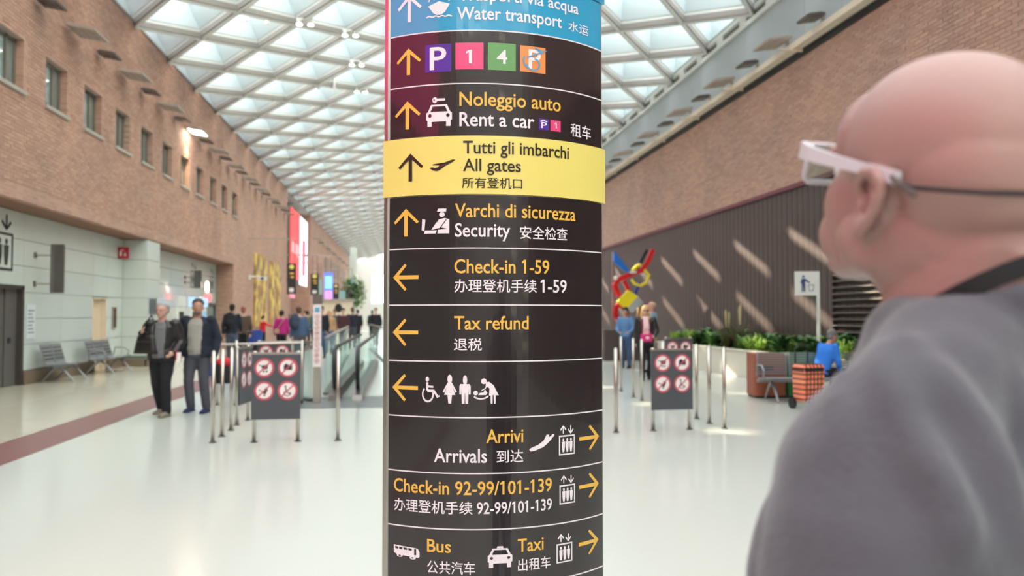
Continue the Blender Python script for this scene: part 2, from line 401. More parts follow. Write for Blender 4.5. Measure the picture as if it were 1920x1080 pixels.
# --- coffered ceiling: diagonal grid of ribs with a deep glazed coffer in each cell, on a gable
ceil = MB().box(-9.2, XL - 0.02, -14, 120, 11.55, 11.65).obj('ceiling', M_white, **S)
AN = math.atan(SL)
def coffer_mesh(kind):
    rb, kt, H = 0.93, 0.90, 1.08
    m = MB(); nrm = {'l': (-math.sin(AN), 0, math.cos(AN)), 'r': (math.sin(AN), 0, math.cos(AN)), 'c': (0, 0, 1)}[kind]
    sl = {'l': SL, 'r': -SL, 'c': 0}[kind]
    def pt(x, y, h, k):
        z = sl * x * k if kind != 'c' else -SL * abs(x) * k
        return Vector((x * k, y * k, z)) + Vector(nrm) * h
    base = [(HX, 0), (0, HY), (-HX, 0), (0, -HY)]
    R = [[pt(x, y, h, k) for x, y in base] for k, h in ((1.0, 0.0), (rb, 0.0), (rb, 0.14), (rb * 0.98, 0.14), (kt, H))]
    kp, kq = 0.62, 0.90        # the roof light is longer one way than the other
    R[4] = [pt(HX * (p + q) / 2, HY * (p - q) / 2, H, 1.0) for p, q in ((kp, kq), (kp, -kq), (-kp, -kq), (-kp, kq))]
    vs = [p for r in R for p in r]
    fs = []; mi = []
    for i in range(4):
        for j in range(4): fs.append((i * 4 + j, (i * 4 + (j + 1) % 4), (i + 1) * 4 + (j + 1) % 4, (i + 1) * 4 + j)); mi.append(1 if i < 2 else 0)
    m.v = [tuple(v) for v in vs]; m.f = [list(f) for f in fs]; m.m = mi
    # weather frame outside keeps light out between coffers
    me = m.mesh('coffer', [M_coffer, M_ribl])
    g = MB().add(R[4], [(0, 1, 2, 3)])
    return me, g.mesh('roof_pane', M_pane), m, R[4]
CM = {k: coffer_mesh(k) for k in 'lrc'}
far = MB(); farp = MB()
cells = []
for i in range(0, 13):
    for j in range(-8, 76):
        if (i + j) % 2 == 0: continue
        x = XL + HX * i; yy = 23.17 + HY * (j - 14)
        if -12 < yy < 119: cells.append((yy, i, x))
vis = []
for (yy, i, x) in cells:
    v = Vector((x, yy, zc(x))) - EYE; dpt = v.dot(FW)
    vx = 960 + FPX * v.dot(RT) / dpt if dpt > 1 else -9999; vy = 540 - FPX * v.dot(UP) / dpt if dpt > 1 else -9999
    inview = dpt > 1 and -80 < vx < 1760 and vy > -130
    vis.append((0 if inview else 1, yy, i, x))
vis.sort(); cnt = 0
for (o_, yy, i, x) in vis:
    k = 'c' if i == 6 else ('l' if i < 6 else 'r')
    z = zc(x)
    if o_ == 0 and cnt < 240:
        cnt += 1
        c = link('coffer', CM[k][0], ceil, (x, yy, z)); link('roof_pane', CM[k][1], c)
    else:
        far.add([Vector(v) + Vector((x, yy, z)) for v in CM[k][2].v], CM[k][2].f)
        far.m[-len(CM[k][2].m):] = CM[k][2].m
        farp.add([v + Vector((x, yy, z)) for v in CM[k][3]], [(0, 1, 2, 3)])
fo = far.obj('coffering', [M_coffer, M_ribl], ceil, kind='stuff')
farp.obj('roof_glazing', M_pane, fo, kind='stuff')
def rib_mesh(x0, x1, s):
    y0, y1 = 0, s * HY * 6
    a = Vector((x0, y0, zc(x0))); b = Vector((x1, y1, zc(x1))); d = (b - a).normalized(); n = Vector((-d.y, d.x, 0)).normalized(); u = d.cross(n)
    if u.z < 0: u = -u
    m = MB()
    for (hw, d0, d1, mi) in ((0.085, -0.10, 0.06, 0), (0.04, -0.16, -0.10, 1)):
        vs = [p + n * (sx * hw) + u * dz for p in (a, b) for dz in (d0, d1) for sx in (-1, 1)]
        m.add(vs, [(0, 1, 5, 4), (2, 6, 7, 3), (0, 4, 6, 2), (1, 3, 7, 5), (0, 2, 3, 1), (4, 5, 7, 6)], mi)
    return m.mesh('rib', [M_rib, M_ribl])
for (x0, x1) in ((XL, XM), (XM, XR)):
    for s in (1, -1):
        me = rib_mesh(x0, x1, s)
        for j in range(-16, 52, 1):
            y0 = 23.17 + 2 * HY * (j - 7) - (0 if x0 == XL else 0)
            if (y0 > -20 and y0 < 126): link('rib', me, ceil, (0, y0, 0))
MB().box(-9.6, XL, 52.9, 66.1, 9.55, 9.6).obj('ceiling_edge', M_white, ceil)
MB().box(XL - 0.03, XL + 0.03, -14, 53, 9.55, 9.62).obj('trim_3', M_rib, **S)
#@@PART2
# ------------------------------------------------------------------ SIGN PYLON
PC = Vector((0.257, 2.671, 0)); PR = 0.4825
A0, A1 = math.radians(-127.58), math.radians(-47.09)      # left and right ends of the printed front
def pyl(px, py):                                           # pixel on the curved front -> (angle, z)
    d = ray(px, py); ox, oy = EYE.x - PC.x, EYE.y - PC.y
    a = d.x * d.x + d.y * d.y; b = 2 * (ox * d.x + oy * d.y); c = ox * ox + oy * oy - PR * PR
    t = (-b - math.sqrt(max(0, b * b - 4 * a * c))) / (2 * a); p = EYE + d * t
    return math.atan2(p.y - PC.y, p.x - PC.x), p.z
def P3(th, z, off=0.0): return (PC.x + (PR + off) * math.cos(th), PC.y + (PR + off) * math.sin(th), z)
pylon = thing('sign_pylon', 'tall curved black and steel airport direction pylon with arrows, pictograms and a yellow band', 'sign', (PC.x, PC.y, 0))
M_pan = mat('print_black', srgb(42, 36, 38), 0.2, amt=0.03, coat=0.5)
M_blue = mat('print_blue', srgb(40, 160, 206), 0.25, amt=0.01, coat=0.4)
M_yel = mat('print_yellow', srgb(240, 224, 124), 0.25, amt=0.01, coat=0.4)
M_tw = mat('print_white', srgb(240, 234, 240), 0.35, amt=0.0)
M_ty = mat('print_amber', srgb(238, 190, 84), 0.35, amt=0.0)
M_tk = mat('print_ink', srgb(44, 40, 30), 0.35, amt=0.0)
M_vio = mat('print_violet', srgb(86, 50, 160), 0.3, amt=0); M_pnk = mat('print_pink', srgb(232, 80, 134), 0.3, amt=0)
M_grn = mat('print_green', srgb(104, 164, 100), 0.3, amt=0); M_org = mat('print_orange', srgb(240, 150, 84), 0.3, amt=0)
M_lbl = mat('print_lightblue', srgb(96, 160, 204), 0.3, amt=0); M_red2 = mat('print_red', srgb(120, 20, 30), 0.3, amt=0)
OFFP = Vector((-PC.x, -PC.y, 0))
def arcpanel(t0, t1, z0, z1, o0, o1, n=40):
    m = MB(); vs = []
    for i in range(n + 1):
        t = t0 + (t1 - t0) * i / n
        vs += [Vector(P3(t, z, o)) + OFFP for o, z in ((o0, z0), (o1, z0), (o1, z1), (o0, z1))]
    fs = [(i * 4 + j, (i + 1) * 4 + j, (i + 1) * 4 + (j + 1) % 4, i * 4 + (j + 1) % 4) for i in range(n) for j in range(4)]
    fs += [(0, 1, 2, 3), (4 * n + 3, 4 * n + 2, 4 * n + 1, 4 * n)]
    return m.add(vs, fs)
# body: steel frame with rounded verticals at each side, closed by a matching curved back
EX = 0.036
bm_ = MB(); rings = []
Bc = Vector((PC.x, PC.y)); ctr = Vector((math.cos((A0 + A1) / 2), math.sin((A0 + A1) / 2)))
def outline(z):
    o = []
    n = 30
    for i in range(n + 1):
        t = A0 - 0.004 + (A1 - A0 + 0.008) * i / n; o.append(Vector(P3(t, z, -0.008)))
    p1 = Vector(P3(A1 + 0.034, z, -0.012)); p2 = Vector(P3(A1 + 0.045, z, -0.035))
    q1 = Vector(P3(A0 - 0.044, z, 0.0)); q2 = Vector(P3(A0 - 0.060, z, -0.02))
    o = [Vector(P3(A0 - 0.02, z, -0.001))] + o + [Vector(P3(A1 + 0.02, z, -0.004)), p1, p2]
    axis = (p2 - q2); back = Vector((-ctr.x, -ctr.y, 0)).normalized()
    for i in range(1, 12):
        u = i / 12; o.append(p2 + (q2 - p2) * u + Vector((-ctr.x, -ctr.y, 0)) * (0.16 * math.sin(PI * u)))
    o += [q2, q1]
    return [v + OFFP for v in o]
zp = [0.0, 0.02, 1.0, 2.0, 2.9]
bm_.loft([outline(z) for z in zp])
bm_.obj('steel_body', M_steel, pylon)
MB().loft([[p * 1.06 + Vector((0, 0, 0)) for p in [Vector((q.x, q.y, 0)) for q in outline(0)]], [Vector((q.x * 1.06, q.y * 1.06, 0.03)) for q in outline(0)]]).obj('base_plate', M_steeld, pylon)
mid = 906
zl = [pyl(mid, y)[1] for y in (57, 156.5, 253.6, 365, 465, 571.7, 678, 783, 888, 993, 1099)]
names = []
panels = []
def band(z1, z0, m, t0=A0, t1=A1, o=0.0):
    p = arcpanel(t0, t1, z0 + 0.0016, z1 - 0.0016, -0.008, o).obj('sign_panel', m, pylon); panels.append(p); return p
zs1128 = pyl(1126, 7)[1]
band(2.88, zs1128 + 0.0, M_blue, A0 - 0.008, A1 + 0.036, 0.003)
band(zs1128, zl[0], M_blue)
band(zl[0], zl[1], M_pan); band(zl[1], zl[2], M_pan)
band(zl[2], zl[3], M_yel, A0 - 0.046, A1 + 0.036, 0.003)
for i in range(3, 10): band(zl[i], zl[i + 1], M_pan)
band(zl[10], 0.72, M_pan); band(0.72, 0.10, M_pan)
for z in [zl[0], zl[1]] + zl[4:]: arcpanel(A0, A1, z - 0.0016, z + 0.0016, -0.004, 0.0008).obj('separator_line', M_tw, pylon)

_tc = {}
def text_geo(s):
    if s in _tc: return _tc[s]
    c = bpy.data.curves.new('t', 'FONT'); c.body = s; c.size = 1; c.resolution_u = 3; c.offset = 0.012 if ord(s[0]) < 1000 else 0.006
    o = bpy.data.objects.new('t', c); C.objects.link(o)
    m = o.to_mesh(); v = [(q.co.x, q.co.y) for q in m.vertices]; f = [tuple(p.vertices) for p in m.polygons]
    o.to_mesh_clear(); bpy.data.objects.remove(o); bpy.data.curves.remove(c)
    if '1' in s:           # a flag on every figure one
        par_ = list(range(len(v)))
        def find(a):
            while par_[a] != a: a = par_[a]
            return a
        for t in f:
            for a in t[1:]: par_[find(a)] = find(t[0])
        isl = {}
        for a in range(len(v)): isl.setdefault(find(a), []).append(v[a])
        for q in isl.values():
            x0 = min(p[0] for p in q); x1 = max(p[0] for p in q); y0 = min(p[1] for p in q); y1 = max(p[1] for p in q)
            if x1 - x0 < 0.16 and y1 - y0 > 0.6 and y0 < 0.05 and all(min(abs(p[0] - x0), abs(p[0] - x1)) < 0.004 for p in q):
                k = len(v); v += [(x0 + 0.01, y1), (x0 + 0.01, y1 - 0.14), (x0 - 0.12, y1 - 0.20), (x0 - 0.12, y1 - 0.10)]; f.append((k, k + 1, k + 2, k + 3))
    _tc[s] = (v, f); return v, f
def rowpanel(z):
    for p in panels:
        zz = [v.co.z for v in p.data.vertices]
        if min(zz) - 0.002 < z < max(zz) + 0.002: return p
    return panels[-1]
def place(name, geo, ms, xl, xr, refx, ybot, ytop, vrange=None, off=0.0012):
    v, f, mi = geo
    ts, _ = pyl(xl, (ybot + ytop) / 2); te, _ = pyl(xr, (ybot + ytop) / 2)
    zb = pyl(refx, ybot)[1]; zt = pyl(refx, ytop)[1]
    x0 = min(p[0] for p in v); x1 = max(p[0] for p in v)
    y0, y1 = vrange or (min(p[1] for p in v), max(p[1] for p in v))
    par = rowpanel((zb + zt) / 2); hi = 0.003 if par.data.materials[0] in (M_yel,) or par is panels[0] else 0
    m = MB()
    b = bmesh.new()
    for k, face in enumerate(f):
        fc = b.faces.new([b.verts.new(((ts + (te - ts) * (v[i][0] - x0) / (x1 - x0)) * PR, zb + (zt - zb) * (v[i][1] - y0) / (y1 - y0), 0)) for i in face]); fc.material_index = mi[k] if mi else 0
    q0 = math.floor(ts * PR / 0.012)
    for k in range(q0, int(te * PR / 0.012) + 2):
        if abs(te - ts) * PR > 0.01: bmesh.ops.bisect_plane(b, geom=b.verts[:] + b.edges[:] + b.faces[:], plane_co=(k * 0.012, 0, 0), plane_no=(1, 0, 0), dist=1e-6)
    for fc in b.faces:
        o = off + hi + 0.0005 * fc.material_index
        m.add([Vector(P3(w_.co.x / PR, w_.co.y, o)) + OFFP for w_ in fc.verts], [tuple(range(len(fc.verts)))], fc.material_index)
    b.free()
    return m.obj(name, ms, par)
def text(s, m, xl, xr, refx, ybase, ycap):
    v, f = text_geo(s); cjk = ord(s[0]) > 1000
    return place('lettering', (v, f, None), m, xl, xr, refx, ybase, ycap, None if cjk else (0.0, 0.682))
# little drawing kit for pictograms
def pic(prims, n=20):
    v, f, mi = [], [], []
    def poly(pts, c):
        tr = tessellate_polygon([[Vector((a, b, 0)) for a, b in pts]]); o = len(v); v.extend(pts)
        for t in tr: f.append(tuple(o + i for i in t)); mi.append(c)
    for p in prims:
        k, c = p[0], p[1]
        if k == 'p': poly([tuple(q) for q in p[2]], c)
        elif k == 'b':
            (x0, y0), (x1, y1), wd = p[2], p[3], p[4] / 2; L_ = math.hypot(x1 - x0, y1 - y0); nx, ny = -(y1 - y0) / L_ * wd, (x1 - x0) / L_ * wd
            poly([(x0 + nx, y0 + ny), (x0 - nx, y0 - ny), (x1 - nx, y1 - ny), (x1 + nx, y1 + ny)], c)
        elif k == 'c':
            r = p[3]; poly([(p[2][0] + r * math.cos(2 * PI * i / n), p[2][1] + r * math.sin(2 * PI * i / n)) for i in range(n)], c)
        elif k == 'r':          # ring arc: centre, r0, r1, a0, a1
            cx, cy = p[2]; r0, r1, a0, a1 = p[3:7]; q = n
            for i in range(q):
                t0 = math.radians(a0 + (a1 - a0) * i / q); t1 = math.radians(a0 + (a1 - a0) * (i + 1) / q)
                poly([(cx + r0 * math.cos(t0), cy + r0 * math.sin(t0)), (cx + r1 * math.cos(t0), cy + r1 * math.sin(t0)), (cx + r1 * math.cos(t1), cy + r1 * math.sin(t1)), (cx + r0 * math.cos(t1), cy + r0 * math.sin(t1))], c)
    return v, f, mi
def turn(prims, k):            # rotate unit-box primitives by k quarter turns clockwise
    def r(p):
        x, y = p
        for _ in range(k): x, y = y, 1 - x
        return (x, y)
    out = []
    for p in prims:
        q = list(p)
        if p[0] == 'p': q[2] = [r(a) for a in p[2]]
        else:
            q[2] = r(p[2])
            if p[0] == 'b': q[3] = r(p[3])
        out.append(tuple(q))
    return out
ARW = [('p', 0, [(0.43, 0), (0.57, 0), (0.57, 0.9), (0.43, 0.9)]), ('p', 0, [(0.5, 1.0), (0.5, 0.83), (0.07, 0.45), (0.0, 0.52)]), ('p', 0, [(0.5, 0.83), (0.5, 1.0), (1.0, 0.52), (0.93, 0.45)])]
def arrow(d, m, xl, xr, refx, yb, yt): return place('arrow', pic(turn(ARW, {'u': 0, 'r': 1, 'l': 3}[d])), m, xl, xr, refx, yb, yt)
SQ = [('p', 0, [(0, 0), (1, 0), (1, 1), (0, 1)])]
CAR = [('p', 0, [(0, .30), (0, .62), (.07, .68), (.19, 1.0), (.81, 1.0), (.93, .68), (1, .62), (1, .30), (.95, .28), (.95, .0), (.78, 0), (.78, .22), (.22, .22), (.22, 0), (.05, 0), (.05, .28)]),
       ('p', 1, [(.17, .68), (.26, .92), (.74, .92), (.83, .68)]), ('c', 1, (.15, .50), .065), ('c', 1, (.85, .50), .065)]
def shiftp(pr, f):
    out = []
    for p in pr:
        q = list(p)
        if p[0] == 'p': q[2] = [f(a) for a in p[2]]
        else:
            q[2] = f(p[2])
            if p[0] == 'b': q[3] = f(p[3])
        out.append(tuple(q))
    return out
KEYCAR = shiftp(CAR, lambda a: (a[0], a[1] * .74)) + [('c', 0, (.34, .90), .10), ('c', 1, (.31, .90), .03), ('p', 0, [(.42, .87), (.74, .87), (.74, .95), (.42, .95)])]
TAXI = shiftp(CAR, lambda a: (a[0], a[1] * .90)) + [('p', 0, [(.36, .91), (.64, .91), (.61, 1.0), (.39, 1.0)])]
BUS = [('p', 0, [(0, .95), (0, .35), (.1, .22), (.95, .1), (1.0, .2), (1.0, .55), (.93, .82), (.8, .86)])] + [('p', 1, [(a, .62 + .05 * (1 - a)), (a + .13, .6 + .05 * (1 - a)), (a + .13, .76 + .06 * (1 - a)), (a, .79 + .06 * (1 - a))]) for a in (.06, .22, .40, .58)] + [('p', 1, [(.80, .3), (.88, .3), (.88, .78), (.80, .78)]), ('c', 0, (.24, .14), .12), ('c', 0, (.74, .06), .12), ('c', 1, (.24, .14), .05), ('c', 1, (.74, .06), .05)]
BOAT = [('p', 0, [(.08, .45), (.28, .18), (.42, .1), (.58, .1), (.74, .2), (.92, .5), (.5, .62)]), ('p', 0, [(.3, .66), (.5, .74), (.7, .67), (.7, .85), (.3, .85)]), ('p', 1, [(.36, .72), (.46, .76), (.46, .82), (.36, .82)]), ('p', 1, [(.54, .76), (.64, .72), (.64, .82), (.54, .82)]),
        ('b', 0, (.1, .62), (.24, .95), .05), ('b', 0, (.9, .62), (.78, .95), .05)] + [('b', 0, (i * .125, .02 + .05 * (i % 2)), ((i + 1) * .125, .02 + .05 * ((i + 1) % 2)), .05) for i in range(8)]
PLUP = [('p', 0, [(0, .28), (.06, .24), (.14, .1), (.3, .02), (.42, .12), (.62, .45), (.94, .84), (1.0, .98), (.9, 1.0), (.58, .74), (.3, .68), (.16, .62), (.12, .56), (.4, .52), (.34, .34), (.08, .36)]), ('p', 1, [(.16, .30), (.34, .34), (.38, .42), (.22, .38)]), ('p', 2, [(.34, .3), (.56, .46), (.66, .58), (.46, .54)])]
PLDN = [('p', 0, [(0, .12), (.05, 0), (.2, .02), (.55, .22), (.72, .44), (.84, .62), (.98, .86), (1.0, 1.0), (.92, .98), (.78, .8), (.78, .98), (.68, .98), (.56, .62), (.34, .38), (.08, .22)])]
LIFT = [('p', 0, [(0, 0), (1, 0), (1, .68), (0, .68)]), ('p', 1, [(.07, .05), (.93, .05), (.93, .63), (.07, .63)])]
for cx in (.26, .5, .74): LIFT += [('c', 2, (cx, .52), .055), ('p', 2, [(cx - .1, .46), (cx + .1, .46), (cx + .09, .28), (cx + .05, .10), (cx - .05, .10), (cx - .09, .28)])]
LIFT += [('p', 0, [(.24, .74), (.30, .74), (.30, .98), (.24, .98)]), ('b', 0, (.27, 1.0), (.1, .86), .055), ('b', 0, (.27, 1.0), (.44, .86), .055),
         ('p', 0, [(.71, .76), (.77, .76), (.77, 1.0), (.71, 1.0)]), ('b', 0, (.74, .74), (.57, .88), .055), ('b', 0, (.74, .74), (.91, .88), .055)]
SECU = [('p', 0, [(0, .14), (.1, .1), (.14, .56), (.02, .6)]), ('p', 0, [(.1, 0), (.52, 0), (.56, .13), (.12, .13)]), ('p', 0, [(.36, .16), (.44, .16), (.62, .56), (.84, .62), (1, .56), (1, 0), (.58, 0), (.6, .15), (.94, .18), (.72, .24), (.56, .2), (.56, .48)]), ('b', 1, (.66, .2), (.9, .56), .03),
        ('c', 0, (.74, .76), .1), ('p', 0, [(.56, .88), (.6, 1.0), (.9, 1.0), (.88, .84), (.62, .86)]), ('b', 1, (.6, .86), (.88, .86), .025)]
WHEEL = [('c', 0, (.33, .90), .10), ('b', 0, (.33, .78), (.33, .45), .12), ('b', 0, (.33, .62), (.66, .60), .08), ('b', 0, (.33, .44), (.7, .44), .1), ('b', 0, (.68, .46), (.92, .18), .1), ('r', 0, (.36, .30), .25, .33, 130, 380), ('b', 0, (.84, .2), (1.0, .24), .07)]
WOMAN = [('c', 0, (.5, .91), .17), ('p', 0, [(.34, .78), (.66, .78), (1.0, .45), (.9, .40), (.7, .62), (.9, .32), (.66, .32), (.6, 0), (.4, 0), (.34, .32), (.1, .32), (.3, .62), (.1, .40), (0, .45)])]
MAN = [('c', 0, (.5, .91), .19), ('p', 0, [(.1, .76), (.9, .76), (1.0, .68), (1.0, .36), (.84, .36), (.82, .62), (.78, .0), (.54, 0), (.52, .4), (.48, .4), (.46, 0), (.22, 0), (.18, .62), (.16, .36), (0, .36), (0, .68)])]
BABY = [('c', 0, (.42, .88), .11), ('p', 0, [(.5, .84), (.62, .86), (.8, .72), (1.0, .32), (.88, .34), (.88, 0), (.82, 0), (.80, .34), (.76, .34), (.76, 0), (.69, 0), (.68, .32), (.62, .32), (.64, .6), (.54, .66), (.34, .54), (.3, .48), (.48, .58)]), ('c', 0, (.1, .42), .09), ('p', 0, [(.2, .34), (.5, .34), (.56, .42), (.46, .56), (.4, .44), (.26, .42)]), ('r', 0, (.3, .62), .40, .46, 232, 312)]
# rows, as read from the photograph
arrow('u', M_tw, 746, 791, 768, 42, -10); place('pictogram', pic(BOAT), [M_tw, M_blue], 799, 848, 823, 33, -14)
text('Trasporti via acqua', M_tw, 860, 1084, 1078, 25.5, 6); text('Water transport', M_tw, 857, 1053, 866, 36.5, 13.5); text('水运', M_tw, 1065, 1102.5, 1068, 58, 39)
arrow('u', M_ty, 744, 790, 767, 141, 91)
for (xa, xb, refx, yb, yt, mm) in ((797.5, 846.5, 800, 137, 85, M_vio), (854, 906.5, 880, 130, 80, M_pnk), (915, 967, 940, 132, 81, M_grn), (975, 1022.5, 977, 134, 85, M_org)):
    place('pictogram', pic(SQ), mm, xa, xb, refx, yb, yt, off=0.0007)
text('P', M_tw, 806, 837, 810, 131, 90); text('1', M_tw, 873.5, 885, 878, 118.5, 94); text('4', M_tw, 931.5, 951, 945, 119.5, 94.5); text('P', M_tw, 991, 1014, 993, 128, 93)
place('pictogram', pic([('r', 0, (.42, .28), .22, .29, -180, 80), ('b', 0, (.17, .55), (.8, .85), .06), ('r', 0, (.42, .42), .34, .40, 150, 235), ('p', 0, [(.75, .78), (1, .95), (.78, .92), (.45, 1.05), (.62, .86)])]), M_lbl, 980, 1026, 982, 132, 86, off=0.0022)
arrow('u', M_ty, 741, 789, 765, 243, 190); place('pictogram', pic(KEYCAR), [M_tw, M_pan], 799.5, 847.5, 825, 237, 182)
text('Noleggio auto', M_ty, 861.5, 1051, 865, 198.5, 173); text('Rent a car', M_tw, 861.5, 1001.5, 865, 236.5, 211)
place('pictogram', pic(SQ), M_vio, 1010, 1028.5, 1012, 243, 222, off=0.0007); place('pictogram', pic(SQ), M_pnk, 1032, 1051, 1034, 245.5, 225, off=0.0007)
text('P', M_tw, 1014.5, 1025, 1016, 240, 229); text('1', M_tw, 1039.5, 1043.5, 1041, 240.5, 230); place('pictogram', pic([('b', 0, (0, 0), (.5, .5), .25), ('b', 0, (.5, .5), (1, 0), .25)]), M_tw, 1011.5, 1026.5, 1013, 228.5, 224)
text('租车', M_tw, 1069.5, 1107, 1073, 256, 231)
arrow('u', M_tk, 748.5, 794.5, 771, 340.5, 288.5); place('pictogram', pic(PLUP), [M_tk, M_yel, M_red2], 805.5, 854, 830, 321, 300)
text('Tutti gli imbarchi', M_tk, 868.5, 1065, 872, 288, 265); text('All gates', M_tk, 868.5, 976, 872, 321, 298.5); text('所有登机口', M_tk, 866.5, 978.5, 870, 353.5, 333)
arrow('u', M_ty, 739, 785.5, 762, 443.5, 391.5); place('pictogram', pic(SECU), [M_tw, M_pan], 791, 842.5, 815, 438, 391.5)
text('Varchi di sicurezza', M_ty, 853, 1078.5, 857, 407, 382); text('Security', M_tw, 853, 956.5, 857, 443.5, 419); text('安全检查', M_tw, 974.5, 1063.5, 978, 448, 423.5)
arrow('l', M_ty, 737.5, 785, 760, 545.5, 494.5); text('Check-in 1-59', M_ty, 852, 1029.5, 856, 512, 486.5); text('办理登机手续', M_tw, 852, 1006, 856, 548.5, 523.5); text('1-59', M_tw, 1013.5, 1062, 1016, 548, 524.5)
arrow('l', M_ty, 737, 784.5, 760, 649, 597.5); text('Tax refund', M_ty, 851.5, 991, 856, 617.5, 593); text('退税', M_tw, 851, 903.5, 856, 657.5, 634)
arrow('l', M_ty, 736, 784, 760, 752.5, 701)
place('pictogram', pic(WHEEL), M_tw, 791.5, 824.5, 805, 754.5, 706.5); place('pictogram', pic(WOMAN), M_tw, 830.5, 856.5, 843, 756.5, 702.5); place('pictogram', pic(MAN), M_tw, 861.5, 882.5, 872, 757, 703.5); place('pictogram', pic(BABY), M_tw, 887.5, 935, 910, 757, 709.5)
text('Arrivi', M_ty, 911.5, 981, 915, 830.5, 805.5); text('Arrivals', M_tw, 814, 913, 818, 866, 841); text('到达', M_tw, 931, 981, 935, 868, 844)
place('pictogram', pic(PLDN), M_tw, 992, 1039, 1015, 845, 815); 
for (a, b, yb, yt) in ((1047.5, 1077, 852.5, 797), (1048.5, 1077.5, 944, 890.5), (1043, 1072.5, 1054, 1000)): place('pictogram', pic(LIFT), [M_tw, M_pan, M_tw], a, b, (a + b) / 2, yb, yt)
arrow('r', M_ty, 1085.5, 1122.5, 1104, 844.5, 796.5); arrow('r', M_ty, 1085.5, 1122, 1104, 934, 886); arrow('r', M_ty, 1084.5, 1121.5, 1104, 1040, 992.5)
text('Check-in 92-99/101-139', M_ty, 739, 1034.5, 742, 920, 896); text('办理登机手续', M_tw, 739.5, 886, 743, 956.5, 932.5); text('92-99/101-139', M_tw, 894, 1034.5, 897, 963.5, 942.5)
text('Bus', M_ty, 801, 845.5, 804, 1034, 1010.5); text('公共汽车', M_tw, 801, 891, 805, 1074.5, 1050); text('Taxi', M_ty, 970.5, 1019, 973, 1034.5, 1010.5); text('出租车', M_tw, 971, 1032, 974, 1071, 1048)
place('pictogram', pic(BUS), [M_tw, M_pan], 739, 787, 760, 1047, 1023); place('pictogram', pic(TAXI), [M_tw, M_pan], 914.5, 960.5, 937, 1064, 1024)

# large pink display on the brick wall beside the viewer, whose light the pylon mirrors
sc1 = thing('led_screen', 'large pink advertising screen on the left brick wall, seen mirrored in the pylon', 'screen', (XL, -3, 0))
MB().box(0.0, 0.12, -4.6, 4.6, 4.0, 9.0).obj('frame', M_black, sc1)
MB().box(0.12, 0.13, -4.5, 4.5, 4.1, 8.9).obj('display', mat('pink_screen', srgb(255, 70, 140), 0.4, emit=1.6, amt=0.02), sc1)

# ------------------------------------------------------------------ LAMPS ON THE LEFT WALL
def wall_lamp(wide, lit=False, side=1):
    L_ = 0.42 if wide else 0.24; D = 0.62 if wide else 0.42
    t = thing('wall_floodlight', '', 'lamp')
    R = Matrix.Rotation(math.radians(9), 4, 'Y')
    T = Matrix.Translation((0.08, 0, 0.0)) @ R
    m = MB().box(0, D, -L_, L_, -0.025, 0.03, M=T)
    for k in range(6): m.box(0.05 + (D - 0.1) * k / 6, 0.05 + (D - 0.1) * k / 6 + 0.02, -L_ * .95, L_ * .95, 0.03, 0.06, M=T)
    m.obj('housing', M_lampb if wide else M_lampd, t)
    g = MB()
    for i in range(3):
        for j in range(2 if not wide else 3):
            a = 0.06 + (D - 0.12) * i / 3; nb = 2 if not wide else 3; b = -L_ * .9 + 2 * L_ * .9 * j / nb
            g.box(a, a + (D - 0.12) / 3 - 0.03, b, b + 2 * L_ * .9 / nb - 0.03, -0.034, -0.024, M=T)
    g.obj('lens', M_lit if lit else (M_steeld if not wide else M_lampb), t)
    b = MB().box(-0.0, 0.03, -0.07, 0.07, -0.07, 0.07).cone((0.03, 0, 0), (0.14, 0, 0.0), 0.025, 0.025, 8).ell((0.05, 0, 0.06), 0.035, 8, 6)
    b.obj('bracket', M_lampb, t)
    return t
PW = wall_lamp(True); PN = wall_lamp(False); PL = wall_lamp(True, True)
place_used = {}
for k in range(22):
    y = 17.2 + 1.63 * k; wide = k % 2 == 1; lit = k == 7
    src = PL if lit else (PW if wide else PN)
    if lit: lab = 'lit floodlight glowing warm white on the brick wall over the seventh window'
    else:
        ords = ['first', 'second', 'third', 'fourth', 'fifth', 'sixth', 'seventh', 'eighth', 'ninth', 'tenth', 'eleventh']
        lab = '%s %s floodlight from the left on the left brick wall' % (ords[k // 2], 'wide flat' if wide else 'small dark')
    if src.name in place_used or lit is None: o = dup(src, (XL, y, 7.85), 0, lab)
    else: o = src; o.location = (XL, y, 7.85); o['label'] = lab
    place_used[src.name] = 1; o['group'] = 'floodlights on the left brick wall'
    if lit:
        ld = bpy.data.lights.new('floodlight_beam', 'SPOT'); ld.energy = 420; ld.color = (1, 0.72, 0.42); ld.spot_size = math.radians(60); ld.spot_blend = 0.9; ld.shadow_soft_size = 0.08
        lo = bpy.data.objects.new('floodlight_beam', ld); C.objects.link(lo); lo.parent = o; lo.location = (0.30, 0, -0.20); lo.rotation_euler = Vector((-0.25, 0, -1)).to_track_quat('-Z', 'Y').to_euler()
for k in range(12):
    dup(PN if k % 2 else PW, (XL, 68.5 + 3.4 * k, 7.85), 0, '%s floodlight on the far brick wall, number %s beyond the red display' % ('wide' if k % 2 == 0 else 'small', ['one', 'two', 'three', 'four', 'five', 'six', 'seven', 'eight', 'nine', 'ten', 'eleven', 'twelve'][k]), 'floodlights on the far brick wall')
RW = wall_lamp(True); RN = wall_lamp(False)
fu = {}
ordr = ['first', 'second', 'third', 'fourth', 'fifth', 'sixth', 'seventh', 'eighth', 'ninth', 'tenth']
for k in range(16):
    y = 16.2 + 1.63 * k; wide = k % 2 == 1; src = RW if wide else RN
    lab = '%s %s floodlight from the right along the cream rail of the right wall' % (ordr[k // 2], 'wide flat' if wide else 'small dark')
    if src.name in fu: o = dup(src, label=lab)
    else: o = src; o['label'] = lab
    fu[src.name] = 1; o['group'] = 'floodlights on the right wall rail'; o.location = (XR - 0.12, y, 7.99); o.rotation_euler = (0, 0, PI)
